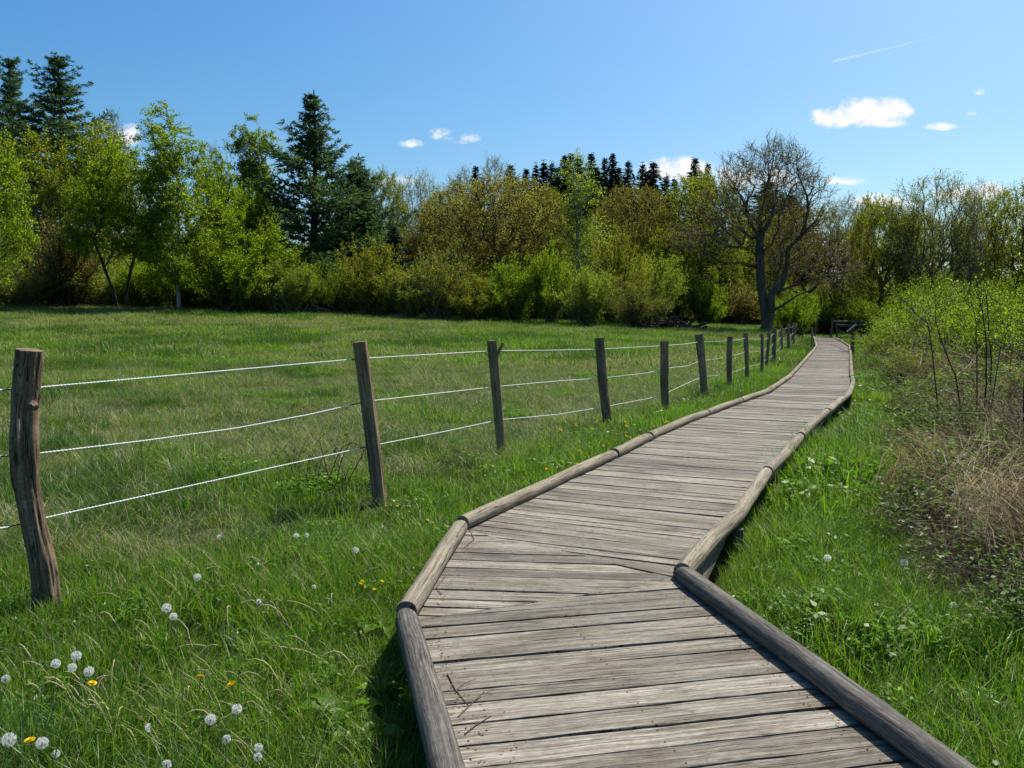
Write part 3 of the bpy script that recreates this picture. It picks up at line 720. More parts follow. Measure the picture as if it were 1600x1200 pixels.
# ------------------------------------------------------------------ ground vegetation (geometry-node scatter, one object per kind of cover)
def scatter(name, P, rotz, tilt, scl, idx, protos, label, cat):
    """protos: list of meshes; P (n,3); idx picks the mesh"""
    col = bpy.data.collections.new(name + '_sources')
    for k, me in enumerate(protos):
        o = bpy.data.objects.new('%s_source_%02d' % (name, k), me); col.objects.link(o)
    me = bpy.data.meshes.new(name); n = len(P)
    me.vertices.add(n); me.vertices.foreach_set('co', np.asarray(P, np.float32).ravel())
    a = me.attributes.new('rot', 'FLOAT_VECTOR', 'POINT'); R = np.zeros((n, 3), np.float32); R[:, 2] = rotz; R[:, 0] = tilt; a.data.foreach_set('vector', R.ravel())
    a = me.attributes.new('scl', 'FLOAT_VECTOR', 'POINT'); s = np.asarray(scl, np.float32); s = np.repeat(s[:, None], 3, 1) if s.ndim == 1 else s
    a.data.foreach_set('vector', np.ascontiguousarray(s).ravel())
    a = me.attributes.new('idx', 'INT', 'POINT'); a.data.foreach_set('value', np.asarray(idx, np.int32))
    o = link(name, me)
    ng = bpy.data.node_groups.new(name + '_nodes', 'GeometryNodeTree')
    ng.interface.new_socket('Geometry', in_out='INPUT', socket_type='NodeSocketGeometry'); ng.interface.new_socket('Geometry', in_out='OUTPUT', socket_type='NodeSocketGeometry')
    N = NT(ng); gi = N.new('NodeGroupInput'); go = N.new('NodeGroupOutput'); iop = N.new('GeometryNodeInstanceOnPoints'); ci = N.new('GeometryNodeCollectionInfo')
    ci.inputs['Collection'].default_value = col; ci.inputs['Separate Children'].default_value = True; ci.inputs['Reset Children'].default_value = True
    def na(nm, ty):
        x = N.new('GeometryNodeInputNamedAttribute', data_type=ty); x.inputs['Name'].default_value = nm; return x.outputs['Attribute']
    N.lk(gi.outputs[0], iop.inputs['Points']); N.lk(ci.outputs[0], iop.inputs['Instance']); iop.inputs['Pick Instance'].default_value = True
    N.lk(na('idx', 'INT'), iop.inputs['Instance Index']); N.lk(na('rot', 'FLOAT_VECTOR'), iop.inputs['Rotation']); N.lk(na('scl', 'FLOAT_VECTOR'), iop.inputs['Scale'])
    N.lk(iop.outputs[0], go.inputs[0])
    md = o.modifiers.new('scatter', 'NODES'); md.node_group = ng
    tag(o, label, cat, None, 'stuff'); return o

def tuft(name, n, rad, h, w, lean, mats, mix, vr=(0.1, 0.9), wind=0.8, straw=0.0, seg=3):
    """n blades in a disc; mix = share of blades per material"""
    mb = MB(); r = rad * np.sqrt(RG.random(n)); th = RG.uniform(0, 6.283, n)
    B = np.stack([r * np.cos(th), r * np.sin(th), np.full(n, -0.02)], 1)
    az = np.where(RG.random(n) < 0.45, th, RG.normal(wind, 1.3, n))
    H = h * RG.uniform(.45, 1.15, n); W = w * RG.uniform(.6, 1.3, n); ln = np.abs(RG.normal(lean, lean * .5, n))
    mi = RG.choice(len(mats), n, p=mix)
    for k in range(len(mats)):
        s = mi == k
        if s.any(): blades(mb, B[s], H[s], W[s], az[s], ln[s], RG.uniform(*vr, s.sum()), k, seg)
    return mb.build(name, mats)
def herb(name, n, rad, h, ls, mats, vr=(.2, .9)):
    mb = MB(); r = rad * np.sqrt(RG.random(n)); th = RG.uniform(0, 6.283, n)
    C = np.stack([r * np.cos(th), r * np.sin(th), h * RG.uniform(.25, 1, n)], 1)
    for k in range(3):
        az = RG.uniform(0, 6.283) + th + k * 1.25 + RG.normal(0, .25, n)
        D = np.stack([np.cos(az), np.sin(az), RG.normal(.05, .3, n)], 1)
        N = unit(np.array([0, 0, 1.0]) + RG.normal(0, .35, (n, 3)))
        kites(mb, C, D, N, ls * RG.uniform(.7, 1.3, n), ls * RG.uniform(.38, .6, n), RG.uniform(*vr, n), 0, .5)
    frusta(mb, C * np.array([.85, .85, 0]), C, .0012, .001, 3, .35, 0)
    return mb.build(name, mats)
GR, GC, ST, HB, TH, BL = M['grass'], M['grass_cool'], M['straw'], M['herb'], M['thatch'], M['bramble_leaf']
near = []
for k in range(4): near.append(tuft('tuft', 40, .085, .18, .0058, .7, [GR, GC, ST], [.80, .14, .06], (.05, 1)))      # 0-3 lush
for k in range(3): near.append(tuft('tuft', 28, .07, .31, .0050, .75, [GC, GR, ST], [.55, .41, .04], (.0, .7)))      # 4-6 long dark
for k in range(3): near.append(tuft('tuft', 30, .09, .20, .0036, .95, [ST, GR, GC], [.42, .45, .13], (.2, 1)))       # 7-9 dry mix
for k in range(3): near.append(herb('tuft', 44, .10, .12, .024, [HB]))                                                # 10-12 herbs
for k in range(2): near.append(herb('tuft', 20, .11, .15, .042, [HB], (.3, 1)))                                       # 13-14 larger leaves
for k in range(3): near.append(tuft('tuft', 36, .085, .23, .0062, .65, [GR, HB, ST], [.72, .24, .04], (.35, 1)))     # 15-17 bright
mid = []
for k in range(3): mid.append(tuft('patch', 110, .32, .19, .0075, .75, [GR, GC, ST], [.80, .14, .06], (.2, 1)))       # 0-2 lush
for k in range(3): mid.append(tuft('patch', 90, .30, .27, .007, .9, [GC, GR, ST], [.50, .43, .07], (.0, .62)))         # 3-5 dark
for k in range(3): mid.append(tuft('patch', 100, .34, .20, .006, 1.05, [ST, GR, GC], [.36, .44, .20], (.1, 1)))       # 6-8 dry
for k in range(2): mid.append(herb('patch', 150, .32, .13, .04, [HB], (.3, 1)))                                        # 9-10 herbs
for k in range(2): mid.append(tuft('patch', 120, .20, .34, .006, 1.1, [ST, GR], [.66, .34], (.3, 1)))                       # 11-12 tussocks
for k in range(2): mid.append(tuft('patch', 110, .32, .22, .0085, .7, [GR, HB, ST], [.72, .24, .04], (.35, 1)))            # 13-14 bright
far = []
for k in range(3): far.append(tuft('sward', 120, .75, .22, .017, .8, [GR, GC, ST], [.78, .15, .07], (.2, 1), seg=2))
for k in range(3): far.append(tuft('sward', 110, .75, .30, .016, .9, [GC, GR, ST], [.52, .42, .06], (.0, .6), seg=2))
for k in range(3): far.append(tuft('sward', 120, .75, .24, .014, 1.0, [ST, GR, GC], [.50, .36, .14], (.2, 1), seg=2))

def pts_in(y0, y1, dens, marg=1.6, wide=.80):
    A = (y1 - y0) * (wide * (y0 + y1) + 2 * marg); n = int(A * dens)
    y = np.sqrt(RG.uniform(y0 * y0, y1 * y1, n)); w = wide * y + marg
    return RG.uniform(-1, 1, n) * w, y
def bramble_zone(x, y, off):
    return (off > 1.9 + 0.5 * (n2(x, y, .5, 41) - .5)) & (y > 4.6 + 0.9 * (n2(x, y, .8, 42) - .5)) & (y < 60)
layers = [('grass', near, 1.3, 6.2, 185, 'n'), ('meadow_grass', mid, 6.0, 26, 17, 'm'), ('distant_grass', far, 25, 72, 4.2, 'f'), ('background_grass', far, 70, 125, 1.1, 'f')]
for (nm, protos, y0, y1, dens, kind) in layers:
    if kind == 'n':
        xa, ya = pts_in(1.3, 6.3, 215); xb, yb = pts_in(6.3, 12, 34); x, y = np.concatenate([xa, xb]), np.concatenate([ya, yb]); sc = np.concatenate([RG.uniform(.75, 1.25, len(xa)), RG.uniform(1.0, 1.6, len(xb))])
    else:
        x, y = pts_in(y0, y1, dens); sc = RG.uniform(.75, 1.3, len(x))
    off = deck_off(x, y)
    ok = np.abs(off) > {'n': .74, 'm': 1.0, 'f': 1.6}[kind]
    br = bramble_zone(x, y, off)
    ok &= ~(br & (RG.random(len(x)) < (.86 if kind == 'n' else .93)))
    # mud/dark bare patches
    bare = n2(x, y, 1.1, 77, 2); ok &= ~((bare > .70) & (kind == 'n') & (RG.random(len(x)) < .7))
    x, y, off, sc = x[ok], y[ok], off[ok], sc[ok]
    big = n2(x, y, .16, 5, 3); fine = n2(x, y, .75, 6, 3); r = RG.random(len(x))
    right = off > 0
    strip = (~right) & (off > -2.3)
    dry = (big * .45 + fine * .55 + (r - .5) * .10 + np.where(y > 9, .035, -.08) + np.clip((y - 40) / 200, 0, .06)) > .552
    dark = (n2(x, y, .42, 15, 3) + (r - .5) * .10) > np.where(right, .60, .51)
    herbm = RG.random(len(x)) < np.where(right, .06 + .16 * (n2(x, y, .9, 25, 2) > .58), .06)
    dry &= ~right; dry &= ~(strip & (r < .8))
    ch = lambda a, b: RG.integers(a, b + 1, len(x))
    if kind == 'n': idx = np.where(dry, ch(7, 9), np.where(dark, ch(4, 6), np.where(herbm, ch(10, 13), ch(0, 3))))
    elif kind == 'm': idx = np.where(dry, ch(6, 8), np.where(dark, ch(3, 5), np.where(herbm, ch(9, 10), ch(0, 2))))
    else: idx = np.where(dry, ch(6, 8), np.where(dark, ch(3, 5), ch(0, 2)))
    if kind == 'n':
        br_ = (np.abs(off) < np.where(right, 2.6, 2.0) + RG.normal(0, .3, len(x))) & (RG.random(len(x)) < np.where(right, .68, .45)) & ~dry & ~(idx >= 10); idx = np.where(br_, ch(15, 17), idx)
    elif kind == 'm':
        br_ = (np.abs(off) < 2.2 + RG.normal(0, .4, len(x))) & (RG.random(len(x)) < .6) & (idx < 9); idx = np.where(br_, ch(13, 14), idx)
        idx = np.where(~right & (off < -2.5) & (RG.random(len(x)) < .07), ch(11, 12), idx)
    # keep blades low right beside the walk
    sc = sc * np.where(np.abs(off) < .9, .62, np.where(np.abs(off) < 1.2, .85, 1.0)) * np.where(right, 1.25, 1.0)
    sc = sc * (0.45 + 1.1 * n2(x, y, .6, 8, 2))
    P = np.stack([x, y, terr(x, y)], 1)
    scatter(nm, P, RG.uniform(-.7, .7, len(x)) if kind != 'f' else RG.uniform(0, 6.28, len(x)), RG.normal(0, .08, len(x)), sc, idx, protos,
            {'grass': 'lush green grass and herbs growing along both sides of the boardwalk', 'meadow_grass': 'mixed green and straw-coloured grass of the middle meadow', 'distant_grass': 'far meadow grass reaching to the bushes', 'background_grass': 'grass clearing behind the lone oak'}[nm], 'grass')

# ---- dead stems and bramble thatch on the right bank
thp = []
for k in range(4):
    mb = MB(); n = 60; B = np.stack([RG.normal(0, .28, n), RG.normal(0, .28, n), RG.uniform(0, .28, n)], 1)
    D = unit(np.stack([RG.normal(0, 1, n), RG.normal(0, 1, n), RG.normal(.12, .35, n)], 1)); L = RG.uniform(.2, .75, n)
    mid_ = B + D * L[:, None] * .5 + RG.normal(0, .03, (n, 3)); e = mid_ + unit(D + RG.normal(0, .35, (n, 3))) * L[:, None] * .5
    vv = RG.uniform(0, 1, n); R = RG.uniform(.0015, .0042, n)
    frusta(mb, B, mid_, R, R * .9, 3, vv); frusta(mb, mid_, e, R * .9, R * .5, 3, vv)
    nb = 26; Bb = np.stack([RG.normal(0, .25, nb), RG.normal(0, .25, nb), np.zeros(nb)], 1)
    blades(mb, Bb, RG.uniform(.2, .55, nb), RG.uniform(.003, .006, nb), RG.uniform(0, 6.28, nb), np.abs(RG.normal(1.3, .5, nb)), RG.uniform(.2, 1, nb), 0)
    # crumpled dead leaves
    nl = 45; kites(mb, np.stack([RG.normal(0, .28, nl), RG.normal(0, .28, nl), RG.uniform(0, .18, nl)], 1), rand_dirs(nl), rand_dirs(nl), RG.uniform(.03, .07, nl), RG.uniform(.02, .04, nl), RG.uniform(0, .45, nl))
    thp.append(mb.build('thatch', TH))
for k in range(2):   # straw sheaf lying over
    mb = MB(); n = 70; B = np.stack([RG.normal(0, .14, n), RG.normal(0, .12, n), RG.uniform(.0, .2, n)], 1)
    blades(mb, B, RG.uniform(.3, .75, n), RG.uniform(.004, .007, n), RG.normal(2.6, .35, n), np.abs(RG.normal(1.25, .3, n)), RG.uniform(.4, 1, n), 0, 4)
    thp.append(mb.build('thatch', TH))
xa, ya = pts_in(4.5, 12, 42); xb, yb = pts_in(12, 45, 3.2); x, y = np.concatenate([xa, xb]), np.concatenate([ya, yb]); sc = np.concatenate([RG.uniform(.6, 1.1, len(xa)), RG.uniform(1.0, 2.0, len(xb))])
off = deck_off(x, y); ok = bramble_zone(x, y, off) & (off < 13); x, y, sc, off = x[ok], y[ok], sc[ok], off[ok]
sc *= np.clip((off - 1.7) / 1.2, .45, 1.25); mound = np.clip((off - 1.9) / 1.5, 0, 1) * .52 * n2(x, y, .7, 61, 2) * RG.uniform(.3, 1.1, len(x))
ex = [ground_at(u, v) for u, v in [(1560, 890), (1590, 905), (1530, 880), (1580, 870), (1600, 930), (1545, 905), (1450, 800), (1490, 840), (1405, 820), (1470, 760)]]
x, y, sc, mound = np.concatenate([x, [g[0] for g in ex]]), np.concatenate([y, [g[1] for g in ex]]), np.concatenate([sc, np.full(len(ex), 1.15)]), np.concatenate([mound, np.full(len(ex), .12)]); NE = len(ex)
scatter('dead_stems', np.stack([x, y, terr(x, y) + .02 + mound], 1), RG.uniform(0, 6.28, len(x)), RG.normal(0, .2, len(x)), sc, np.where((RG.random(len(x)) < .86) & (np.arange(len(x)) < len(x) - NE), RG.integers(0, 4, len(x)), RG.integers(4, 6, len(x))), thp,
        'tangle of dry brown stems and dead leaves lying along the right bank', 'dead stems')

# green leaves threading through the dead stems
und = [herb('leafy_sprays', 60, .28, .38, .042, [BL], (.2, 1)) for k in range(3)]
xa, ya = pts_in(4.5, 12, 20); xb, yb = pts_in(12, 45, 5.5); x, y = np.concatenate([xa, xb]), np.concatenate([ya, yb]); off = deck_off(x, y)
ok = bramble_zone(x, y, off) & (off < 13) & (n2(x, y, .8, 71, 3) + RG.normal(0, .05, len(x)) > np.where(y > 11, .40, .44)); x, y, off = x[ok], y[ok], off[ok]
scatter('bank_undergrowth', np.stack([x, y, terr(x, y) + np.clip((off - 1.9) / 1.5, 0, 1) * .44 * n2(x, y, .7, 61, 2)], 1), RG.uniform(0, 6.28, len(x)), RG.normal(0, .1, len(x)), RG.uniform(.7, 1.4, len(x)) * np.where(y > 12, 1.4, 1), RG.integers(0, 3, len(x)), und, 'low green leaves threading through the dead stems of the right bank', 'undergrowth')

# ---- bramble bushes: each one its own thing with canes and leaves
def bramble_mesh(n_cane, spread, h, leaf, seed, dens=9):
    wood = MB(); lf = MB()
    for i in range(n_cane):
        a = RG.uniform(0, 6.283); L = spread * RG.uniform(.5, 1.2); hh = h * RG.uniform(.5, 1.15); b = np.array([RG.normal(0, spread * .25), RG.normal(0, spread * .25), 0])
        t = np.linspace(0, 1, 9); P = b + np.stack([np.cos(a) * L * t, np.sin(a) * L * t, hh * np.sin(t * 2.4) + RG.normal(0, .02, 9)], 1)
        P[:, :2] += np.cumsum(RG.normal(0, .025 * spread, (9, 2)), 0)
        tube(wood, P, np.linspace(.0045, .0015, 9), 5, RG.random(), 0)
        m_ = int(dens * L / .5); tt = RG.uniform(.1, 1, m_); Q = np.stack([np.interp(tt, t, P[:, k]) for k in range(3)], 1) + RG.normal(0, .05, (m_, 3))
        az0 = RG.uniform(0, 6.28, m_); base_n = unit(np.array([0, 0, 1.0]) + RG.normal(0, .4, (m_, 3)))
        for k in range(3):
            az = az0 + (k - 1) * 1.25; D = np.stack([np.cos(az), np.sin(az), RG.normal(-.05, .2, m_)], 1)
            s = leaf * RG.uniform(.6, 1.2, m_) * (1.15 if k == 1 else .85)
            kites(lf, Q, D, base_n, s, s * .62, RG.uniform(0, 1, m_), 0, .45)
    return wood.build('canes', M['cane']), lf.build('leaves', BL)
BR = [bramble_mesh(26, .75, .36, .036, k, 14) for k in range(3)] + [bramble_mesh(40, 1.1, .7, .042, 9, 15), bramble_mesh(10, .5, .45, .04, 12, 6)]
def bramble(u, v, k, s, label, dz=0.0, rz=None):
    g = ground_at(u, v); e = empty('bramble_bush', (g[0], g[1], tz(g[0], g[1]) + dz + (.16 if u > 1400 else 0)), RG.uniform(0, 6.28) if rz is None else rz); e.scale = (s, s, s)
    tag(e, label, 'bramble'); link('canes', BR[k][0], e); link('leaves', BR[k][1], e); return e
for (u, v, k, s, lb) in [
    (1452, 870, 0, .95, 'low bramble on the right edging the grass strip, beside the dandelion clock'), (1560, 850, 1, 1.15, 'bramble with small glossy leaves at the right picture edge, in front of the straw heap'),
    (1555, 945, 2, .8, 'bramble of dark shiny leaves below the pale bent straws on the right'), (1590, 1010, 0, .75, 'bright green bramble sprig in the lower part of the right edge'),
    (1430, 742, 1, .9, 'thin bramble spilling from the brown tangle onto the grass strip'), (1500, 720, 3, .9, 'bramble around the feet of the bare saplings'),
    (1580, 690, 3, 1.2, 'taller dark-leaved bramble mound at the right edge beside the saplings'), (1440, 650, 2, 1.3, 'yellowish low bramble in front of the leaning sapling'),
    (1530, 790, 2, 1.0, 'sparse bramble over the dark hollow in the brown tangle'), (1410, 620, 0, 1.4, 'bramble patch where the bank meets the far grass strip'), (1590, 620, 3, 1.5, 'ivy-dark bramble climbing between the saplings and the willow')]:
    bramble(u, v, k, s, lb)
bramble(540, 770, 4, 1.25, 'scraggly bramble with dark canes under the ropes left of the second post')
bramble(480, 765, 4, .9, 'sprawling bramble low in the meadow grass left of the second post', 0)
bramble(700, 735, 4, .55, 'small dark bramble at the foot of the rope between the second and third posts')

# ---- flowers
def stalk(mb, a, b, r, k=5, v=.5, mat_=0, bow=.02):
    t = np.linspace(0, 1, 6)[:, None]; P = a + (b - a) * t; P[:, 0] += np.sin(t[:, 0] * 3.14) * bow; tube(mb, P, r, k, v, mat_)
M['stem'] = leaf_mat('flower_stem', (.10, .13, .03), (.16, .16, .05), (.22, .17, .08), .2)
M['fluff'] = leaf_mat('seed_fluff', (.84, .84, .82), (.9, .9, .88), (.95, .95, .93), .6, (1, 1, 1))
M['seed'] = plain_mat('seed_core', (.12, .085, .05), .8, 80)
M['petal'] = leaf_mat('yellow_petal', (.62, .40, .01), (.74, .50, .012), (.82, .60, .02), .3, (1.1, 1, .5))
def clock_meshes(part=1.0):
    n = int(170 * part); D = rand_dirs(n * 2); D = D[(D[:, 0] < 2 * part - 1.0 + 1e-6)] if part < 1 else D[:n]
    mb = MB(); R = .030
    frusta(mb, D * .005, D * R * .82, .00022, .00022, 3, .2)
    for i in range(4):
        Q = unit(D + RG.normal(0, .20, D.shape)); kites(mb, D * R * .80, Q * R * 1.02 - D * R * .80, rand_dirs(len(D)), .0105, .0014, RG.uniform(0, 1, len(D)), 0, .6)
    head = mb.build('seed_head', M['fluff'])
    mb = MB(); th = np.linspace(0, math.pi, 6); tube(mb, np.stack([0 * th, 0 * th, -.0045 * np.cos(th)], 1), .0045 * np.sin(th) + .0003, 8, .5); core = mb.build('seed_core', M['seed'])
    return head, core
CLK = [clock_meshes(1.0), clock_meshes(.62)]
STEMS = []
for k in range(3):
    mb = MB(); stalk(mb, np.array([RG.normal(0, .03), RG.normal(0, .03), -.30]), np.array([0, 0, -.003]), .0024, 6, RG.random(), 0, RG.normal(0, .02)); STEMS.append(mb.build('stem', M['stem']))
CLOCKS = [(14, 1156, 26, 0, 'large fluffy dandelion clock nearest the lower left corner'), (66, 1161, 22, 0, 'dandelion clock just right of the corner one, above the bottom edge'),
    (87, 1037, 17, 0, 'leftmost dandelion clock of the cluster of four below the crooked post'), (119, 1025, 18, 0, 'topmost dandelion clock of the cluster of four below the crooked post'),
    (113, 1043, 16, 0, 'greyish dandelion clock tucked in the middle of the cluster of four'), (139, 1049, 18, 0, 'dandelion clock above the yellow bloom in the cluster of four'),
    (260, 950, 17, 0, 'upper clock of the pair in front of the curled dry stalks'), (271, 963, 14, 0, 'lower clock of the pair in front of the curled dry stalks'),
    (308, 902, 14, 0, 'single dandelion clock above the pair with curled stalks'), (9, 1061, 15, 1, 'wispy half-blown dandelion clock at the left picture edge'),
    (329, 1124, 20, 0, 'round dandelion clock, left of the two beside each other near the bottom'), (370, 1108, 19, 0, 'round dandelion clock, right and higher of the two near the bottom'),
    (354, 1155, 16, 1, 'lopsided dandelion clock under the two round ones near the bottom'), (404, 1168, 16, 0, 'dandelion clock at the bottom touching a ragged one below it'),
    (403, 1183, 16, 1, 'ragged dandelion clock cut close to the bottom edge'), (233, 1137, 15, 1, 'half-bare dandelion clock in the middle of the bottom grass'),
    (87, 1178, 15, 1, 'see-through dandelion clock at the bottom edge right of the corner'), (260, 1195, 18, 1, 'dandelion clock half below the bottom picture edge'),
    (343, 839, 9, 1, 'small dandelion clock on a tall stalk in front of the bottom rope'), (463, 837, 9, 0, 'small left clock of the two in the grass left of the boardwalk bend'),
    (479, 836, 8, 1, 'small right clock of the two in the grass left of the boardwalk bend'), (556, 859, 11, 1, 'white dandelion clock closest to the bend of the boardwalk'),
    (490, 917, 8, 1, 'tiny dandelion clock beside the yellow blooms left of the boardwalk'), (404, 940, 10, 1, 'dandelion clock above the bent straws in the left grass'),
    (1293, 872, 13, 0, 'dandelion clock standing alone in the bright grass right of the boardwalk'), (1413, 879, 14, 0, 'dandelion clock on a slanted stalk before the bramble'),
    (1490, 946, 13, 1, 'faded dandelion clock among dark leaves at the foot of the bramble'), (1370, 746, 9, 0, 'small dandelion clock far up the right grass strip')]
for i, (u, v, px_, kind, lb) in enumerate(CLOCKS):
    hgt = RG.uniform(.17, .24); g = at_z(u, v, -.27 + hgt); s = px_ * g[1] / FPX / .070
    e = empty('dandelion_clock', tuple(g)); e.rotation_euler = (0, 0, RG.uniform(0, 6.28)); e.scale = (s, s, s); tag(e, lb, 'dandelion', 'dandelion clocks in the grass')
    hd = link('seed_head', CLK[kind][0], e); c = link('seed_core', CLK[kind][1], e); st = link('stem', STEMS[i % 3], e); st.scale = (1, 1, 1 / s)
def bloom_mesh(n, r, rise):
    mb = MB(); 
    for ring in range(3):
        a = np.arange(n) * 6.283 / n + ring * .3; rr = r * (1 - .28 * ring)
        D = np.stack([np.cos(a), np.sin(a), np.full(n, rise + .3 * ring)], 1); kites(mb, np.zeros((n, 3)) + [0, 0, .002 * ring], D, np.tile([0, 0, 1.0], (n, 1)), rr, rr * .42, RG.uniform(.1, .9, n), 0, .7)
    return mb.build('petals', M['petal'])
DB, BC = bloom_mesh(16, .021, .35), bloom_mesh(6, .013, .5)
def flower(u, v, mesh, name, label, cat, grp, s=1.0, h=.16):
    base = ground_at(u, v + 6, 1.5, 60); z = base[2]; y = base[1] * (CAMZ - z - h) / (CAMZ - z); p = at_y(u, v, y); p[2] = max(p[2], tz(p[0], p[1]) + .08)
    e = empty(name, tuple(p), RG.uniform(0, 6.28)); e.rotation_euler[0] = RG.normal(.1, .25); e.rotation_euler[1] = RG.normal(0, .25); e.scale = (s, s, s); tag(e, label, cat, grp)
    link('petals', mesh, e); st = link('stem', STEMS[1], e); st.scale = (.7, .7, .7 / s)
for (u, v, lb) in [(144, 1069, 'yellow dandelion bloom under the cluster of four clocks'), (47, 1158, 'yellow dandelion bloom between the two clocks in the lower left corner'),
                   (313, 1058, 'small yellow dandelion bloom half hidden in the grass, left of the other'), (362, 1070, 'yellow dandelion bloom above the two round clocks near the bottom')]:
    flower(u, v, DB, 'dandelion_bloom', lb, 'dandelion', 'yellow dandelion blooms', 1.0, .2)
c6 = lambda L: [(680 + x / 3.81, 500 + y / 3.81) for x, y in L]
sets = [([(563, 913), (572, 918), (566, 909), (597, 909), (585, 922)], 'yellow buttercup in the little group left of the boardwalk bend'),
        ([(668, 813), (676, 817), (616, 784), (604, 791), (621, 791), (640, 800)], 'yellow buttercup around the foot of the second post'),
        (c6([(745, 650), (750, 660), (685, 755), (915, 735), (845, 858), (665, 890), (857, 780), (1003, 752), (1025, 725), (1030, 738)]), 'yellow buttercup in the grass between the third and fourth posts'),
        (c6([(1105, 605), (1133, 608), (1135, 632), (1142, 636), (1135, 672), (1135, 690), (1140, 695), (1160, 700), (1088, 680), (1060, 662), (1210, 690), (1380, 605), (1385, 610), (1300, 635), (1370, 612), (955, 610), (838, 630)]), 'yellow buttercup crowding beside the log edge right of the fourth post'),
        ([(1113, 570), (1120, 571), (1108, 573), (1126, 574), (1185, 597), (1235, 577), (1150, 575), (1007, 571), (1000, 566)], 'tiny yellow buttercup by the far posts of the fence'),
        ([(1332, 670), (1338, 672), (1385, 676), (1326, 676)], 'yellow bloom in the grass strip right of the boardwalk')]
for L, lb in sets:
    for (u, v) in L:
        d = ground_at(u, v)[1]; flower(u, v, BC if d < 30 else BC, 'buttercup', lb, 'buttercup', 'buttercups: ' + lb[7:], 1.15 if d < 8 else 1.9)
M['white_petal'] = leaf_mat('white_petal', (.7, .7, .66), (.78, .78, .75), (.85, .85, .82), .3, (1, 1, 1))
WP = bloom_mesh(9, .016, .3).copy(); WP.materials[0] = M['white_petal']
for L, lb in [([(1343, 603), (1378, 604), (1354, 629), (1367, 606), (1359, 625), (1375, 634), (1336, 626), (1362, 586)], 'small white daisy in the far grass strip right of the boardwalk'), ([(1027, 644), (1033, 642), (1068, 624), (991, 664), (1000, 672), (950, 675)], 'small white daisy beside the log edge under the fence')]:
    for u, v in L: flower(u, v, WP, 'daisy', lb, 'daisy', 'daisies: ' + lb[12:], 1.8 if v < 660 else 1.5, .1)

# bent pale stalks left over from last year
mb = MB(); n = 0
for (u0, u1, v0, v1, cnt) in [(60, 200, 1040, 1180, 16), (200, 370, 900, 1050, 26), (380, 480, 900, 1000, 14), (300, 460, 1080, 1190, 16), (150, 260, 1120, 1195, 8), (480, 560, 900, 1100, 7), (1240, 1330, 880, 960, 5), (1390, 1470, 880, 1050, 9)]:
    for i in range(cnt):
        u, v = RG.uniform(u0, u1), RG.uniform(v0, v1); g = at_z(u, v, -.25); a = RG.uniform(0, 6.28); L = RG.uniform(.07, .24); up = RG.uniform(.05, .17)
        t = np.linspace(0, 1, 7); P = g + np.stack([np.cos(a) * L * (t ** RG.uniform(.8, 1.8)), np.sin(a) * L * t * .6, up * np.sin(t * RG.uniform(1.4, 2.6))], 1) + np.cumsum(RG.normal(0, .004, (7, 3)), 0)
        tube(mb, P, np.linspace(.0046, .0026, 7), 5, RG.uniform(.7, 1), 0)
o = link('dry_stalks', mb.build('dry_stalks', M['straw'])); tag(o, 'pale bent dead stalks scattered through the near grass', 'stalks', None, 'stuff')

# broad-leaved dock plants beside the near log
def dock_mesh(n, L, W):
    mb = MB()
    for i in range(n):
        a = RG.uniform(0, 6.283); l = L * RG.uniform(.6, 1.15); w = W * RG.uniform(.7, 1.2); e = RG.uniform(.5, 1.25); t = np.linspace(0, 1, 8)
        r = l * np.cumsum(np.cos(e - 1.5 * t)) / 8; z = l * np.cumsum(np.sin(e - 1.5 * t)) / 8; d = np.array([math.cos(a), math.sin(a)]); s = np.array([-d[1], d[0]])
        wd = w * np.sin(np.clip(t * .92 + .08, 0, 1) * 3.14) ** .7 * .5; wav = RG.normal(0, .006, 8)
        Lf = np.column_stack([d[0] * r - s[0] * wd, d[1] * r - s[1] * wd, z + .012 * wd / w + wav]); C = np.column_stack([d[0] * r, d[1] * r, z - .008]); Rt = np.column_stack([d[0] * r + s[0] * wd, d[1] * r + s[1] * wd, z + .012 * wd / w - wav])
        V = np.concatenate([Lf, C, Rt]); k = np.arange(7); F = np.concatenate([np.stack([k, k + 8, k + 9, k + 1], 1), np.stack([k + 8, k + 16, k + 17, k + 9], 1)])
        mb.add(V, F, RG.uniform(.3, .95), 0, smooth=True)
    return mb.build('leaves', HB)
DK = [dock_mesh(9, .22, .07), dock_mesh(12, .17, .06)]
for (u, v, k, s, lb) in [(603, 990, 0, .95, 'dock plant with a big pale leaf against the end of the log joint'), (530, 1130, 0, 1.1, 'leafy dock plant in the sunlit grass near the bottom, left of the grey log'),
                         (575, 1165, 1, 1.0, 'dock plant at the edge of the dark shade beside the grey log'), (515, 1070, 1, .8, 'small dock rosette above the sunlit leafy one'), (590, 1085, 1, .8, 'dock rosette at the rim of the shade by the log'),
                         (1520, 1120, 1, 1.0, 'broad-leaved dock plant among herbs in the lower right grass'), (1580, 1160, 0, .9, 'dock plant cut by the lower right corner'), (575, 845, 1, .7, 'pale dock rosette beside the bend of the log edge')]:
    g = ground_at(u, v); e = empty('dock_plant', (g[0], g[1], tz(g[0], g[1])), RG.uniform(0, 6.28)); e.scale = (s, s, s); tag(e, lb, 'dock'); link('leaves', DK[k], e)

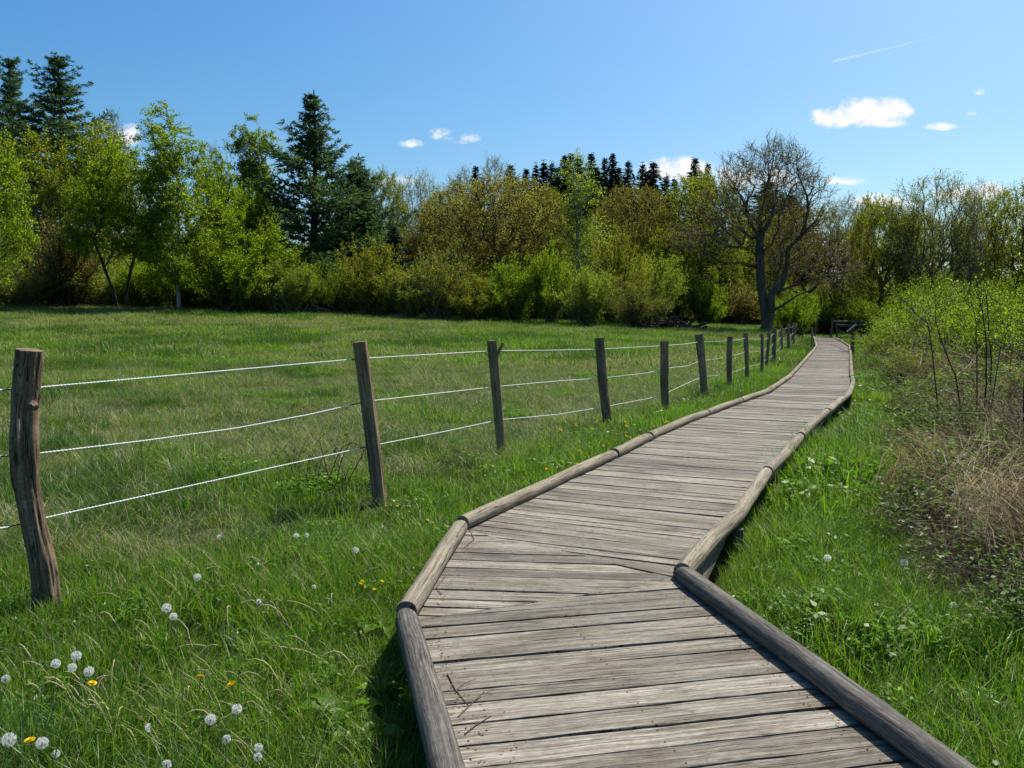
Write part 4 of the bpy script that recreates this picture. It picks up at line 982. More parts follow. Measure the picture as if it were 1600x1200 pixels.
# litter on the deck: red-brown crumbs and twigs along the log edges
mb = MB(); n = 260
t = RG.random(n) ** 1.3; side_ = RG.random(n) < .8
i = RG.integers(0, 3, n); A = [(np.array(Lw[0]), np.array(Lw[1])), (np.array(Lw[1]), np.array(Lw[2])), (np.array(Rw[0]), np.array(Rw[1]))]
C = np.array([A[k][0] + (A[k][1] - A[k][0]) * RG.random() + np.array([(1 if k < 2 else -1) * (.085 + abs(RG.normal(0, .10)) * (1 if k < 2 else .5)), 0]) for k in i])
C = np.column_stack([C, RG.uniform(.004, .009, n)])
D = RG.normal(size=(n, 3)); D[:, 2] *= .12; kites(mb, C, D, np.tile([0, 0, 1.0], (n, 1)) + RG.normal(0, .2, (n, 3)), RG.uniform(.006, .02, n), RG.uniform(.003, .009, n), RG.random(n))
M['litter'] = leaf_mat('leaf_litter', (.05, .025, .014), (.15, .062, .03), (.25, .13, .06), .1, (1, 1, .8))
o = link('leaf_litter', mb.build('leaf_litter', M['litter'])); tag(o, 'red-brown leaf crumbs gathered along the boardwalk logs', 'leaf litter', None, 'stuff')
M['twig'] = plain_mat('twig_bark', (.09, .065, .05), .8, 60)
for (pix, lb) in [([(699, 1052), (712, 1078), (733, 1103)], 'dark forked twig on the planks beside the near left log'), ([(716, 1120), (740, 1096), (757, 1080)], 'straight thin twig crossing the planks beside the forked one'),
                  ([(726, 1147), (745, 1132), (768, 1118)], 'pale hair-thin twig on the planks, nearest of the three'), ([(733, 826), (741, 842), (722, 858)], 'bent twig on the wedge planks under the log bend'), ([(690, 928), (682, 918), (696, 900)], 'grey twig lying against the middle log')]:
    P = np.array([at_z(u, v, .006) for u, v in pix]); mb = MB(); tube(mb, P, [.0028, .0024, .0014], 5, .5); 
    if 'forked' in lb: tube(mb, [P[1], P[1] + [.03, .05, .004], P[1] + [.075, .08, .008]], [.002, .0016, .001], 5, .5)
    tag(link('twig', mb.build('twig', M['twig'])), lb, 'twig')
# ------------------------------------------------------------------ trees
def mst(targets, init, parents, bf):
    """greedy balanced spanning tree: returns nodes, parent index"""
    nodes = [np.asarray(p, float) for p in init]; par = list(parents); plen = [0.0] * len(nodes)
    for i, p in enumerate(par):
        if p >= 0: plen[i] = plen[p] + np.linalg.norm(nodes[i] - nodes[p])
    T = np.asarray(targets, float); best = np.full(len(T), 1e9); bi = np.zeros(len(T), int); alive = np.ones(len(T), bool)
    for i in range(len(nodes)):
        c = np.linalg.norm(T - nodes[i], axis=1) + bf * plen[i]; k = c < best; best[k] = c[k]; bi[k] = i
    for _ in range(len(T)):
        j = int(np.argmin(np.where(alive, best, 1e9))); p = bi[j]; alive[j] = False
        nodes.append(T[j]); par.append(p); plen.append(plen[p] + np.linalg.norm(T[j] - nodes[p])); i = len(nodes) - 1
        c = np.linalg.norm(T - T[j], axis=1) + bf * plen[i]; k = c < best; best[k] = c[k]; bi[k] = i
    return np.array(nodes), np.array(par)
def smooth_tree(N, P, fixed, it=2, a=.35):
    N = N.copy()
    for _ in range(it):
        ch = np.zeros_like(N); cnt = np.zeros(len(N)); m = P >= 0
        np.add.at(ch, P[m], N[m]); np.add.at(cnt, P[m], 1)
        mid_ = np.where((cnt > 0)[:, None] & m[:, None], (ch / np.maximum(cnt, 1)[:, None] + N[P]) / 2, N)
        k = ~fixed; N[k] = N[k] * (1 - a) + mid_[k] * a
    return N
def radii(P, tip, base, n):
    cnt = np.zeros(n); hasc = np.zeros(n, bool); hasc[P[P >= 0]] = True; cnt[~hasc] = 1
    for i in range(n - 1, 0, -1):
        if P[i] >= 0: cnt[P[i]] += cnt[i]
    e = math.log(base / tip) / math.log(max(cnt[0], 2)); return tip * np.maximum(cnt, 1) ** e, hasc
def wood_mesh(mb, N, P, R, thr, jit=0.0):
    """chains for the thick wood, frusta for the thin"""
    n = len(N); kids = [[] for _ in range(n)]
    for i in range(n):
        if P[i] >= 0: kids[P[i]].append(i)
    big = R > thr; starts = [i for i in range(n) if P[i] < 0]
    stack = [(s, None) for s in starts if big[s]]
    while stack:
        i, frm = stack.pop(); ch = [frm, i] if frm is not None else [i]
        while True:
            kk = [c for c in kids[ch[-1]] if big[c]]
            if not kk: break
            kk.sort(key=lambda c: -R[c]); ch.append(kk[0]); stack += [(c, ch[-2]) for c in kk[1:]]
        if len(ch) > 1:
            Q = N[ch]; rr = R[ch].copy()
            if frm is not None: rr[0] = min(rr[0], rr[1] * 1.15)
            tube(mb, Q, rr, 12 if rr[0] > .2 else 7 if rr[0] > .06 else 5, .5)
    m = (P >= 0) & ~big
    frusta(mb, N[P[m]], N[m], np.minimum(R[P[m]], R[m] * 1.3), R[m], 4 if thr > .03 else 3)
def blob_pts(blobs, n, shell=.5, clump=0, cr=.35):
    """blobs: (cx,cy,cz,rx,ry,rz)"""
    b = np.array(blobs, float); vol = b[:, 3] * b[:, 4] * b[:, 5]; k = RG.choice(len(b), n, p=vol / vol.sum())
    r = RG.random(n) ** (1 / 3.0); r = r * (1 - shell) + shell * (RG.random(n) ** .15); D = rand_dirs(n) * r[:, None]
    if clump:
        C = rand_dirs(clump) * (RG.random(clump) ** .4)[:, None]; D = C[RG.integers(0, clump, n)] * .9 + RG.normal(0, cr * .5, (n, 3))
        nn = np.linalg.norm(D, axis=1, keepdims=True); D = np.where(nn > 1.08, D / nn * 1.05, D)
    return b[k, :3] + D * b[k, 3:]
def foliage(wood, lf, N, R, sel, dirs, tw_n, tw_len, tw_r, up, lv_n, lv_len, lv_w, vr=(0, 1), droop=0.0, spread=1.0, wmat=0):
    """twigs at selected nodes and leaves along them"""
    idx = np.repeat(np.where(sel)[0], tw_n); n = len(idx); D = unit(dirs[idx] * .8 + RG.normal(0, .6 * spread, (n, 3)) + np.array([0, 0, up])); L = tw_len * RG.uniform(.5, 1.25, n)
    A = N[idx]; B = A + D * L[:, None] * .55; D2 = unit(D + RG.normal(0, .25, (n, 3)) + np.array([0, 0, -droop])); C = B + D2 * L[:, None] * .5
    frusta(wood, A, B, tw_r, tw_r * .8, 3, .5, wmat); frusta(wood, B, C, tw_r * .8, tw_r * .45, 3, .5, wmat)
    if lv_n:
        k = np.repeat(np.arange(n), lv_n); t = RG.uniform(.15, 1.05, len(k))[:, None]
        Q = np.where(t < .55, A[k] + (B[k] - A[k]) * t / .55, B[k] + (C[k] - B[k]) * (t - .55) / .45) + RG.normal(0, lv_len * .5, (len(k), 3))
        DD = unit(rand_dirs(len(k)) + np.array([0, 0, -.3])); kites(lf, Q, DD, rand_dirs(len(k)), lv_len * RG.uniform(.6, 1.3, len(k)), lv_w * RG.uniform(.6, 1.3, len(k)), np.clip(RG.uniform(*vr, len(k)), 0, 1), 0, .5)
def node_dirs(N, P, ctr):
    d = np.zeros_like(N); m = P >= 0; d[m] = N[m] - N[P[m]]; return unit(unit(d) + .5 * unit(N - ctr))

def gen_tree(H, base, tip, blobs, n, bf, bark, leaf, fork=.35, tw=(3, .9, .012, .1), lv=(6, .2, .13), droop=0, thr=.05, stems=1, lean=0.0, clump=0, vr=(0, 1), shell=.4, trunk_pts=None, up_to=.9):
    wood, lf = MB(), MB(); init, par = [], []
    for s in range(stems):
        a = s * 6.283 / stems + RG.uniform(0, 1); sp = 0 if stems == 1 else RG.uniform(.06, .16) * H
        k0 = len(init); m = 7; top = fork * H
        off = np.array([math.cos(a), math.sin(a), 0]) * sp
        if trunk_pts is not None: Q = np.array(trunk_pts)
        else:
            Q = np.stack([np.linspace(0, 1, m) ** 1.2 * off[0] + lean * np.linspace(0, 1, m) ** 2, np.linspace(0, 1, m) ** 1.2 * off[1], np.linspace(0, top, m)], 1); Q[1:, :2] += np.cumsum(RG.normal(0, .008 * H / 3, (m - 1, 2)), 0)
            Q[:, :2] += off[:2] * (.12 if stems > 1 else 0)
        for j, q_ in enumerate(Q): init.append(q_); par.append(-1 if j == 0 else k0 + j - 1)
    T = blob_pts(blobs, n, shell, clump); T[:, 2] = np.maximum(T[:, 2], .05 * H)
    N, P = mst(T, init[:], par, bf); fx = np.zeros(len(N), bool); fx[:len(init)] = True
    N = smooth_tree(N, P, fx, 2, .3); N[~fx] += RG.normal(0, H * .004, (int((~fx).sum()), 3))
    cnts = np.zeros(len(N)); R, hasc = radii(P, tip, base, len(N))
    # several roots: scale each to its own base radius, flare at the foot
    roots = np.where(P < 0)[0]
    wood_mesh(wood, N, P, R, thr)
    ctr = np.mean(np.array(blobs)[:, :3], 0) - np.array([0, 0, .15 * H])
    sel = (R < tip * 2.6) & ~fx
    foliage(wood, lf, N, R, sel, node_dirs(N, P, ctr), tw[0], tw[1], tw[2], tw[3], lv[0], lv[1], lv[2], vr, droop)
    return [('trunk', wood.build('trunk', bark)), ('crown', lf.build('crown', leaf))]

def gen_bush(H, W, n_stem, bark, leaf, lv=(7, .16, .09), dens=11, tw=.5, arch=.5, vr=(0, 1), tw_r=.008, dome=0):
    """many-stemmed shrub: stems fan from the base, twigs and leaves to the ground"""
    wood, lf = MB(), MB(); A_, D_ = [], []
    for i in range(n_stem):
        a = RG.uniform(0, 6.283); r = W * math.sqrt(RG.random()); hh = H * (1 - .55 * (r / W) ** 2) * RG.uniform(.72, 1.05); t = np.linspace(0, 1, 8); b = RG.normal(0, W * .14, 2)
        cx = b[0] + math.cos(a) * r * (t ** (1.0 - .35 * arch)); cy = b[1] + math.sin(a) * r * (t ** (1.0 - .35 * arch)); z = hh * (t ** .85)
        P = np.stack([cx, cy, z], 1); P[1:] += np.cumsum(RG.normal(0, .018 * H, (7, 3)), 0); tube(wood, P, np.linspace(.012 * H, .002 * H, 8), 5, .5)
        tt = RG.uniform(.03 if dome else .08, 1, dens) ** .85; Q = np.stack([np.interp(tt, t, P[:, k]) for k in range(3)], 1)
        A_.append(Q); D_.append(unit(np.stack([np.cos(a) * np.ones(dens), np.sin(a) * np.ones(dens), RG.uniform(.2, 1.2, dens)], 1)))
    A_ = np.concatenate(A_); D_ = np.concatenate(D_)
    foliage(wood, lf, A_, None, np.ones(len(A_), bool), D_, 2, tw * H / 3, tw_r, .35, *lv, vr=vr, droop=.05)
    return [('stems', wood.build('stems', bark)), ('foliage', lf.build('foliage', leaf))]

def gen_spruce(H, W, needle, bark, whorl=.42, nb=8, fl=.55):
    wood, lf = MB(), MB(); tube(wood, [[0, 0, 0], [0, 0, H * .5], [0, 0, H]], [H * .012, H * .008, .02], 7, .5)
    z = H * .08; cen, dr, nn, LL, vv = [], [], [], [], []
    while z < H * .99:
        f = z / H; L0 = W * (1 - f) ** .95 * RG.uniform(.75, 1.15) + .05
        for b in range(nb):
            if RG.random() < .12: continue
            a = RG.uniform(0, 6.283); L = L0 * RG.uniform(.55, 1.15); sl = .12 - .55 * (1 - f) + .45 * f + RG.normal(0, .08); m = max(2, int(L / .32)); t = np.linspace(.12, 1, m)
            d = np.array([math.cos(a), math.sin(a), 0]); P = d * (L * t)[:, None]; P[:, 2] = z + RG.normal(0, .18) + sl * L * t + .16 * L * t * t
            if L > .6: frusta(wood, [[0, 0, z]], [P[-1]], .02, .008, 3)
            s = np.array([-d[1], d[0], 0])
            for sd in (-1, 1, 0):
                cen.append(P); dr.append(unit(d[None] * .8 + s[None] * sd * .75 + RG.normal(0, .3, (m, 3)) + np.array([0, 0, -.38]))); nn.append(np.tile([0, 0, 1.0], (m, 1)) + RG.normal(0, .5, (m, 3))); LL.append(np.full(m, min(fl * (1.15 - .5 * f), .42 * L0 + .18)) * RG.uniform(.7, 1.3, m)); vv.append(RG.uniform(0, 1, m))
        z += whorl * .62 * (1.1 - .5 * f) * RG.uniform(.8, 1.2)
    LL = np.concatenate(LL); kites(lf, np.concatenate(cen), np.concatenate(dr), np.concatenate(nn), LL, LL * .42, np.concatenate(vv), 0, .45)
    return [('trunk', wood.build('trunk', bark)), ('crown', lf.build('crown', needle))]

def gen_pine(H, prof, seed, dens=1.0, z0=.1, tuft_l=.5, up=.25):
    """soft-needled pine: irregular whorls, branches sweeping up at the tips; prof(f, az) -> branch length in m"""
    wood, lf = MB(), MB(); t = np.linspace(0, 1, 9); TP = np.stack([np.sin(t * 4 + seed) * .12, np.cos(t * 3 + seed) * .12, t * H], 1); tube(wood, TP, np.linspace(H * .017, .03, 9), 9, .5)
    C, D = [], []; z = H * z0
    while z < H * .985:
        f = z / H; a0 = RG.uniform(0, 6.28); nb = RG.integers(5, 8)
        for b in range(nb):
            a = a0 + b * 6.283 / nb + RG.normal(0, .25); L = prof(f, a) * RG.uniform(.55, 1.2)
            if L < .15: L = .15
            m = max(4, int(L / .28)); s = np.linspace(0, 1, m); el = up + .55 * f + RG.normal(0, .08); d = np.array([math.cos(a), math.sin(a), 0])
            P = d * (L * s)[:, None] * (1 - .12 * el); P[:, 2] = z + L * (el * s * .55 + .26 * s ** 3 - .16 * s * (1 - f)); P[:, :2] += np.cumsum(RG.normal(0, .02, (m, 2)), 0)
            tube(wood, P, np.linspace(.012 * L + .015, .008, m), 4, .5)
            side = np.array([-d[1], d[0], 0])
            st = int(m * (.30 if f < .75 else .05))
            for j in range(st, m):
                for sgn in (-1, 1):
                    bl = L * .30 * (1 - .55 * s[j]) * RG.uniform(.5, 1.2); k = max(2, int(bl / .22 * dens)); u_ = np.linspace(.15, 1, k)[:, None]
                    dd = unit(d * .75 + side * sgn * .75 + np.array([0, 0, .25])); Q = P[j] + dd * bl * u_ + RG.normal(0, .05, (k, 3)); C.append(Q); D.append(np.tile(dd, (k, 1)))
                C.append(P[j][None] + RG.normal(0, .03, (1, 3))); D.append(unit(d + np.array([0, 0, .3]))[None])
        z += max(.5, H * .042) * (1.2 - .6 * f) * RG.uniform(.8, 1.2)
    C, D = np.concatenate(C), np.concatenate(D); n = len(C)
    for k in range(6):
        dd = unit(D * .9 + RG.normal(0, .55, (n, 3)) + np.array([0, 0, .12])); tl = tuft_l * np.clip(.45 + 1.6 * (1 - C[:, 2] / H), .45, 1); kites(lf, C, dd, rand_dirs(n), tl * RG.uniform(.6, 1.2, n), tl * .20, RG.uniform(0, 1, n), 0, .5)
    return [('trunk', wood.build('trunk', M['bark_pine'])), ('crown', lf.build('crown', M['needle_pine']))]

KINDS = {}
# birch: tall egg-shaped crown with hanging twigs
KINDS['birch'] = (gen_tree(15, .12, .014, [(0, 0, 11.5, 1.5, 1.5, 3.3), (.2, 0, 7.6, 2.3, 2.2, 3.0), (-.3, .2, 5.0, 2.3, 2.3, 2.2)], 480, .55, M['bark_birch'], M['leaf_birch'], .86, (3, .85, .007, -.05), (36, .125, .085), .55, .04, clump=34), 15, 2.4)
KINDS['birch_slim'] = (gen_tree(15, .15, .014, [(0, 0, 11, .95, .95, 3.8), (0, 0, 6, 1.5, 1.5, 3.6)], 330, .6, M['bark_birch'], M['leaf_birch'], .9, (3, .75, .007, 0), (34, .125, .085), .5, .04, clump=26), 15, 1.5)
KINDS['birch_pale'] = (gen_tree(15, .12, .012, [(0, 0, 11, 1.0, 1.0, 3.8), (0, 0, 6, 1.7, 1.7, 4.0)], 420, .6, M['bark_birch'], M['leaf_pale'], .9, (3, .8, .007, .0), (13, .10, .07), .4, .04, clump=30), 15, 1.5)
KINDS['light_tree'] = (gen_tree(11, .085, .014, [(0, 0, 7.5, 2.5, 2.4, 3.0), (.8, 0, 5, 2.2, 2.2, 1.8)], 380, .45, M['bark_oak'], M['leaf_birch'], .5, (3, .85, .008, .1), (30, .12, .085), .2, .04, stems=2, clump=30), 11, 2.8)
KINDS['maple'] = (gen_tree(13, .2, .016, [(0, 0, 9.2, 3.2, 3.0, 3.4), (0, 0, 6, 3.2, 3, 2.4)], 380, .4, M['bark_grey'], M['leaf_yellow'], .45, (3, .9, .010, .25), (20, .14, .10), .1, .04, clump=30), 13, 3.3)
KINDS['broadleaf'] = (gen_tree(12, .2, .016, [(0, 0, 8.2, 3.2, 3.2, 3.4), (.4, 0, 4.8, 3.4, 3.2, 2.6)], 480, .45, M['bark_grey'], M['leaf_fresh'], .5, (4, .9, .009, .0), (20, .135, .095), .3, .04, clump=40), 12, 3.5)
KINDS['brown_oak'] = (gen_tree(10.5, .3, .014, [(0, 0, 7.2, 4.4, 4.0, 3.0), (-2, 0, 5.6, 3.0, 3.0, 2.2), (2.2, 0, 5.6, 3.0, 3.0, 2.0)], 1000, .35, M['bark_oak'], M['leaf_brown'], .28, (4, .8, .008, .15), (13, .10, .075), .05, .03), 10.5, 4.8)
KINDS['olive_tree'] = (gen_tree(12, .24, .015, [(0, 0, 8.2, 3.2, 3.2, 3.6), (0, 0, 5.2, 3.4, 3.2, 2.4)], 750, .42, M['bark_olive'], M['leaf_olive'], .35, (4, .85, .009, .35), (15, .105, .078), .0, .04), 12, 3.5)
KINDS['bare_tree'] = (gen_tree(13, .28, .014, [(0, 0, 9.0, 3.6, 3.4, 3.9), (-1.2, 0, 6.8, 3.0, 3.0, 3.0), (1.3, 0, 6.8, 3.0, 3.0, 3.0)], 1000, .62, M['bark_grey'], M['leaf_olive'], .22, (4, .9, .009, .45), (7, .095, .07), .0, .04, shell=.3), 13, 4.0)
KINDS['thin_bare'] = (gen_tree(13, .16, .012, [(0, 0, 9.3, 1.7, 1.7, 3.8), (0, 0, 6, 1.6, 1.6, 2.6)], 420, .6, M['bark_grey'], M['leaf_brown'], .6, (4, .8, .009, .45), (4, .10, .07), .0, .04), 13, 1.9)
KINDS['willow_bush'] = (gen_bush(6.5, 3.4, 60, M['bark_olive'], M['leaf_fresh'], (30, .10, .055), 20, .42, .5), 6.5, 3.3)
KINDS['green_bush'] = (gen_bush(5, 2.7, 55, M['bark_olive'], M['leaf_willow'], (26, .09, .05), 19, .45, .5), 5, 2.7)
KINDS['bright_bush'] = (gen_bush(5, 2.3, 46, M['bark_grey'], M['leaf_fresh'], (28, .10, .058), 17, .45, .3), 5, 2.3)
KINDS['twiggy_bush'] = (gen_bush(4.6, 2.7, 64, M['bark_grey'], M['leaf_olive'], (13, .095, .055), 16, .5, .4, tw_r=.010), 4.6, 2.7)
KINDS['brown_bush'] = (gen_bush(3.6, 2.4, 70, M['bark_oak'], M['leaf_brown'], (9, .085, .055), 15, .5, .4, tw_r=.011), 3.6, 2.4)
KINDS['olive_bush'] = (gen_bush(5, 2.6, 60, M['bark_olive'], M['leaf_olive'], (20, .09, .05), 18, .45, .6), 5, 2.7)
KINDS['pale_bush'] = (gen_bush(5, 2.2, 52, M['bark_grey'], M['leaf_pale'], (22, .09, .048), 18, .5, .25), 5, 2.2)
KINDS['dome_willow'] = (gen_bush(4.2, 3.9, 130, M['bark_olive'], M['leaf_willow'], (12, .09, .04), 20, .42, .75, tw_r=.008, dome=1), 3.9, 4.0)
KINDS['spruce'] = (gen_spruce(25, 3.0, M['needle_spruce'], M['bark_pine'], .5, 9, .8), 25, 2.6)
KINDS['spruce_narrow'] = (gen_spruce(25, 2.2, M['needle_spruce'], M['bark_pine'], .5, 8, .75), 25, 2.0)
KINDS['spruce_small'] = (gen_spruce(6, 1.7, M['needle_spruce'], M['bark_pine'], .3, 8, .5), 6, 1.5)
KINDS['pine_main'] = (gen_pine(18, lambda f, a: (5.6 * (1 - f) ** 1.02 + .08) * (1 if f > .22 else .55 + 2 * f) * (1.15 if math.sin(f * 40 + a) > .1 else .75), 1, 1.0, .09, .46, .22), 18, 4.3)
KINDS['pine_round'] = (gen_pine(24, lambda f, a: (4.2 * (1 - f) ** .62 + .12) * (1.25 if math.sin(f * 31 + 2 * a) > 0 else .62), 3, .8, .35, .55, .12), 24, 3.4)
KINDS['pine_young'] = (gen_pine(11, lambda f, a: (4.6 * (1 - f) ** .9 + .1) * (1.2 if math.sin(f * 25 + 2 * a) > 0 else .75), 5, .9, .08, .42, .25), 11, 3.6)

for k_, (parts_, h_, w_) in list(KINDS.items()):
    me_ = parts_[1][1]; c_ = np.zeros(len(me_.vertices) * 3, np.float32); me_.vertices.foreach_get('co', c_); c_ = c_.reshape(-1, 3)
    KINDS[k_] = (parts_, float(np.percentile(c_[:, 2], 99.9)), float(np.percentile(np.abs(c_[:, 0]), 96)))
    print('KIND', k_, len(me_.polygons), h_, KINDS[k_][1], w_, KINDS[k_][2])
def plant(kind, name, u, depth, vtop, hw, label, cat, group=None, rz=None, sink=0.05, vbase=None):
    parts, H0, W0 = KINDS[kind]
    p = at_y(u, HOR, depth); z = tz(p[0], depth) - sink if vbase is None else at_y(u, vbase, depth)[2]; top = at_y(u, vtop, depth)[2]
    sz = (top - z) / H0; sx = hw * depth / FPX / W0
    e = empty(name, (p[0], depth, z), RG.uniform(0, 6.283) if rz is None else rz); e.scale = (sx, sx, sz); tag(e, label, cat, group)
    for nm, me in parts: link(nm, me, e)
    return e
T, B = 'tree', 'bush'
TREES = [
 ('pine_round', 'pine_tree', 34, 92, 90, 50, 'dark pine at the far left, slightly shorter of the two tall ones', T), ('pine_round', 'pine_tree', 106, 88, 88, 70, 'broad dark pine, tallest at the left, towering over the yellow-leaved trees', T),
 ('broadleaf', 'leafy_tree', -28, 48, 180, 76, 'bright green leafy tree cut by the left picture edge', T), ('maple', 'young_maple', 165, 78, 184, 70, 'yellow-leaved tree in front of the broad pine', T), ('maple', 'young_maple', 62, 74, 200, 52, 'sparse yellowish tree between the left edge tree and the pines', T),
 ('thin_bare', 'bare_tree', 182, 96, 170, 28, 'pale bare treetop beside the white cloud left of the birch', T),
 ('light_tree', 'twin_stemmed_tree', 190, 60, 226, 66, 'twin-stemmed light green tree with dark trunks left of the white birch', T), ('birch', 'birch_tree', 280, 59, 164, 60, 'tall bright birch with a white trunk at the meadow edge', T),
 ('light_tree', 'leafy_tree', 345, 74, 236, 44, 'pale green tree just right of the tall birch', T), ('thin_bare', 'bare_tree', 336, 84, 222, 17, 'lilac-grey bare top rising behind the pale green tree', T),
 ('birch_slim', 'birch_tree', 386, 78, 180, 26, 'left one of the twin slim birches left of the great pine', T), ('birch_slim', 'birch_tree', 416, 79, 184, 30, 'right one of the twin slim birches left of the great pine', T), ('light_tree', 'leafy_tree', 402, 68, 280, 40, 'light green small tree below the twin slim birches', T),
 ('willow_bush', 'willow_bush', 372, 60, 318, 82, 'big rounded yellow-green willow bush right of the birch', B), ('willow_bush', 'willow_bush', 300, 63, 372, 55, 'leafy bush filling the gap behind the birch trunk', B), ('pale_bush', 'willow_bush', 450, 59, 405, 46, 'small willow bush at the right foot of the big rounded one', B),
 ('pine_main', 'pine_tree', 493, 68, 148, 98, 'great blue-green pine standing alone above the bushes', T), ('pine_young', 'pine_tree', 560, 70, 252, 80, 'shorter spreading pine leaning against the right side of the great pine', T), ('spruce_small', 'small_spruce', 617, 64, 350, 26, 'small dark conifer between the great pine and the brown oak', T),
 ('brown_bush', 'bare_bush', 95, 62, 330, 58, 'bare twiggy tree in the shade beside the left edge tree', B), ('twiggy_bush', 'undergrowth_bush', 30, 60, 400, 62, 'shaded bush at the left edge under the bright leafy tree', B), ('twiggy_bush', 'undergrowth_bush', 150, 64, 400, 60, 'shaded bush between the bare tree and the twin stems', B), ('green_bush', 'undergrowth_bush', 235, 64, 392, 56, 'leafy bush between the twin-stemmed tree and the birch', B),
 ('olive_tree', 'olive_tree', 598, 88, 264, 40, 'round-topped olive-brown tree right of the shorter pine', T), ('bare_tree', 'bare_tree', 655, 92, 268, 48, 'bare grey tree left of the brown oak', T), ('thin_bare', 'bare_tree', 722, 90, 258, 26, 'thin bare tree rising above the left of the brown oak', T), ('thin_bare', 'bare_tree', 776, 96, 240, 30, 'tall bare top behind the middle of the brown oak', T), ('olive_tree', 'olive_tree', 700, 84, 295, 42, 'olive-leaved tree behind the left side of the brown oak', T),
 ('brown_oak', 'brown_oak', 772, 70, 275, 118, 'wide brownish oak with a short dark trunk in the middle of the wood edge', T), ('brown_oak', 'brown_oak', 686, 72, 345, 66, 'grey-brown spreading tree at the left of the wide oak', T),
 ('birch_pale', 'birch_tree', 900, 68, 240, 48, 'tall slender pale-leaved birch right of the brown oak', T), ('olive_tree', 'olive_tree', 850, 82, 290, 44, 'olive tree between the brown oak and the slender birch', T), ('brown_oak', 'brown_oak', 985, 84, 286, 60, 'russet-brown round tree below the dark spruces', T), ('olive_tree', 'olive_tree', 1040, 80, 350, 44, 'olive tree left of the broad yellow-olive one', T),
 ('olive_tree', 'olive_tree', 1095, 84, 268, 62, 'broad yellow-olive tree left of the lone bare oak', T), ('brown_oak', 'brown_oak', 1255, 92, 318, 62, 'brown tree seen through the branches of the lone oak', T), ('olive_tree', 'olive_tree', 1185, 110, 330, 46, 'olive tree directly behind the lone oak', T),
 ('thin_bare', 'bare_tree', 1318, 88, 300, 26, 'thin bare tree just right of the lone oak', T), ('thin_bare', 'bare_tree', 1342, 94, 306, 22, 'second thin bare tree right of the lone oak, beside the olive one', T), ('olive_tree', 'olive_tree', 1378, 74, 308, 50, 'olive tree with dark trunk left of the large rounded bare tree', T), ('bare_tree', 'bare_tree', 1452, 72, 270, 74, 'large rounded bare tree on the right, its twigs fanning up', T),
 ('bare_tree', 'bare_tree', 1530, 80, 282, 46, 'lighter bare tree between the large rounded one and the right edge', T), ('thin_bare', 'bare_tree', 1510, 70, 295, 24, 'dark-stemmed bare tree right beside the large rounded one', T), ('olive_tree', 'olive_tree', 1590, 72, 286, 58, 'olive-green tree at the right picture edge', T), ('olive_tree', 'olive_tree', 1420, 92, 330, 44, 'olive tree behind the trunk of the large rounded bare tree', T), ('olive_tree', 'olive_tree', 1660, 76, 290, 60, 'olive-green tree beyond the right picture edge', T), ('light_tree', 'leafy_tree', 1352, 120, 305, 30, 'small fresh green treetop far behind, right of the lone oak', T),
 # bushes along the meadow edge
 ('dome_willow', 'bush', 520, 62, 404, 62, 'rounded grey-green bush under the great pine', B), ('olive_bush', 'bush', 590, 61, 372, 54, 'twiggy olive bush with a leaning stem right of the rounded grey-green one', B), ('pale_bush', 'bush', 640, 60, 418, 38, 'tall twiggy green bush before the bare grey tree', B), ('twiggy_bush', 'bush', 690, 60, 362, 46, 'grey twiggy bush at the left foot of the brown oak', B),
 ('olive_bush', 'bush', 742, 59, 428, 44, 'olive-green bush in front of the oak trunk', B), ('green_bush', 'bush', 800, 60, 398, 42, 'green bush at the right foot of the brown oak', B), ('bright_bush', 'bush', 858, 59, 372, 34, 'fresh bright green bush in the middle of the wood edge', B), ('pale_bush', 'bush', 915, 58, 416, 42, 'leafy bush below the slender birch', B), ('olive_bush', 'bush', 962, 62, 352, 42, 'pale green tall bush right of the slender birch', B), ('twiggy_bush', 'bush', 990, 57, 424, 42, 'willow bush with many fine stems before the brush heap', B),
 ('pale_bush', 'bush', 1020, 66, 395, 42, 'green bush behind the brush heap', B), ('bright_bush', 'bush', 1050, 80, 440, 26, 'small round bush beyond the brush heap, left of the brightest one', B), ('bright_bush', 'bush', 1105, 78, 424, 30, 'small brightest green bush left of the oak trunk', B), ('brown_bush', 'bush', 1145, 82, 440, 44, 'brown bush just left of the oak trunk', B), ('brown_bush', 'bush', 1068, 84, 452, 20, 'small grey bare bush in the clearing', B), ('twiggy_bush', 'bush', 1170, 92, 420, 40, 'dim bush behind the oak trunk', B),
 ('green_bush', 'bush', 1240, 66, 445, 30, 'leafy thicket at the right foot of the oak among the posts', B), ('dome_willow', 'willow_dome', 1318, 90, 438, 72, 'wide dome-shaped grey-green willow behind the bench', B), ('dome_willow', 'willow_dome', 1410, 84, 432, 54, 'dome-shaped willow right of the bench', B), ('dome_willow', 'willow_dome', 1462, 60, 420, 66, 'highest dome-shaped willow below the large rounded tree', B), ('dome_willow', 'willow_dome', 1255, 96, 452, 50, 'distant willow dome between the oak and the bench', B), ('dome_willow', 'willow_dome', 1560, 58, 428, 70, 'willow dome under the olive tree at the right edge', B),
]
for t in TREES: plant(*t)
SP = 'dark spruce in the far row on the skyline'
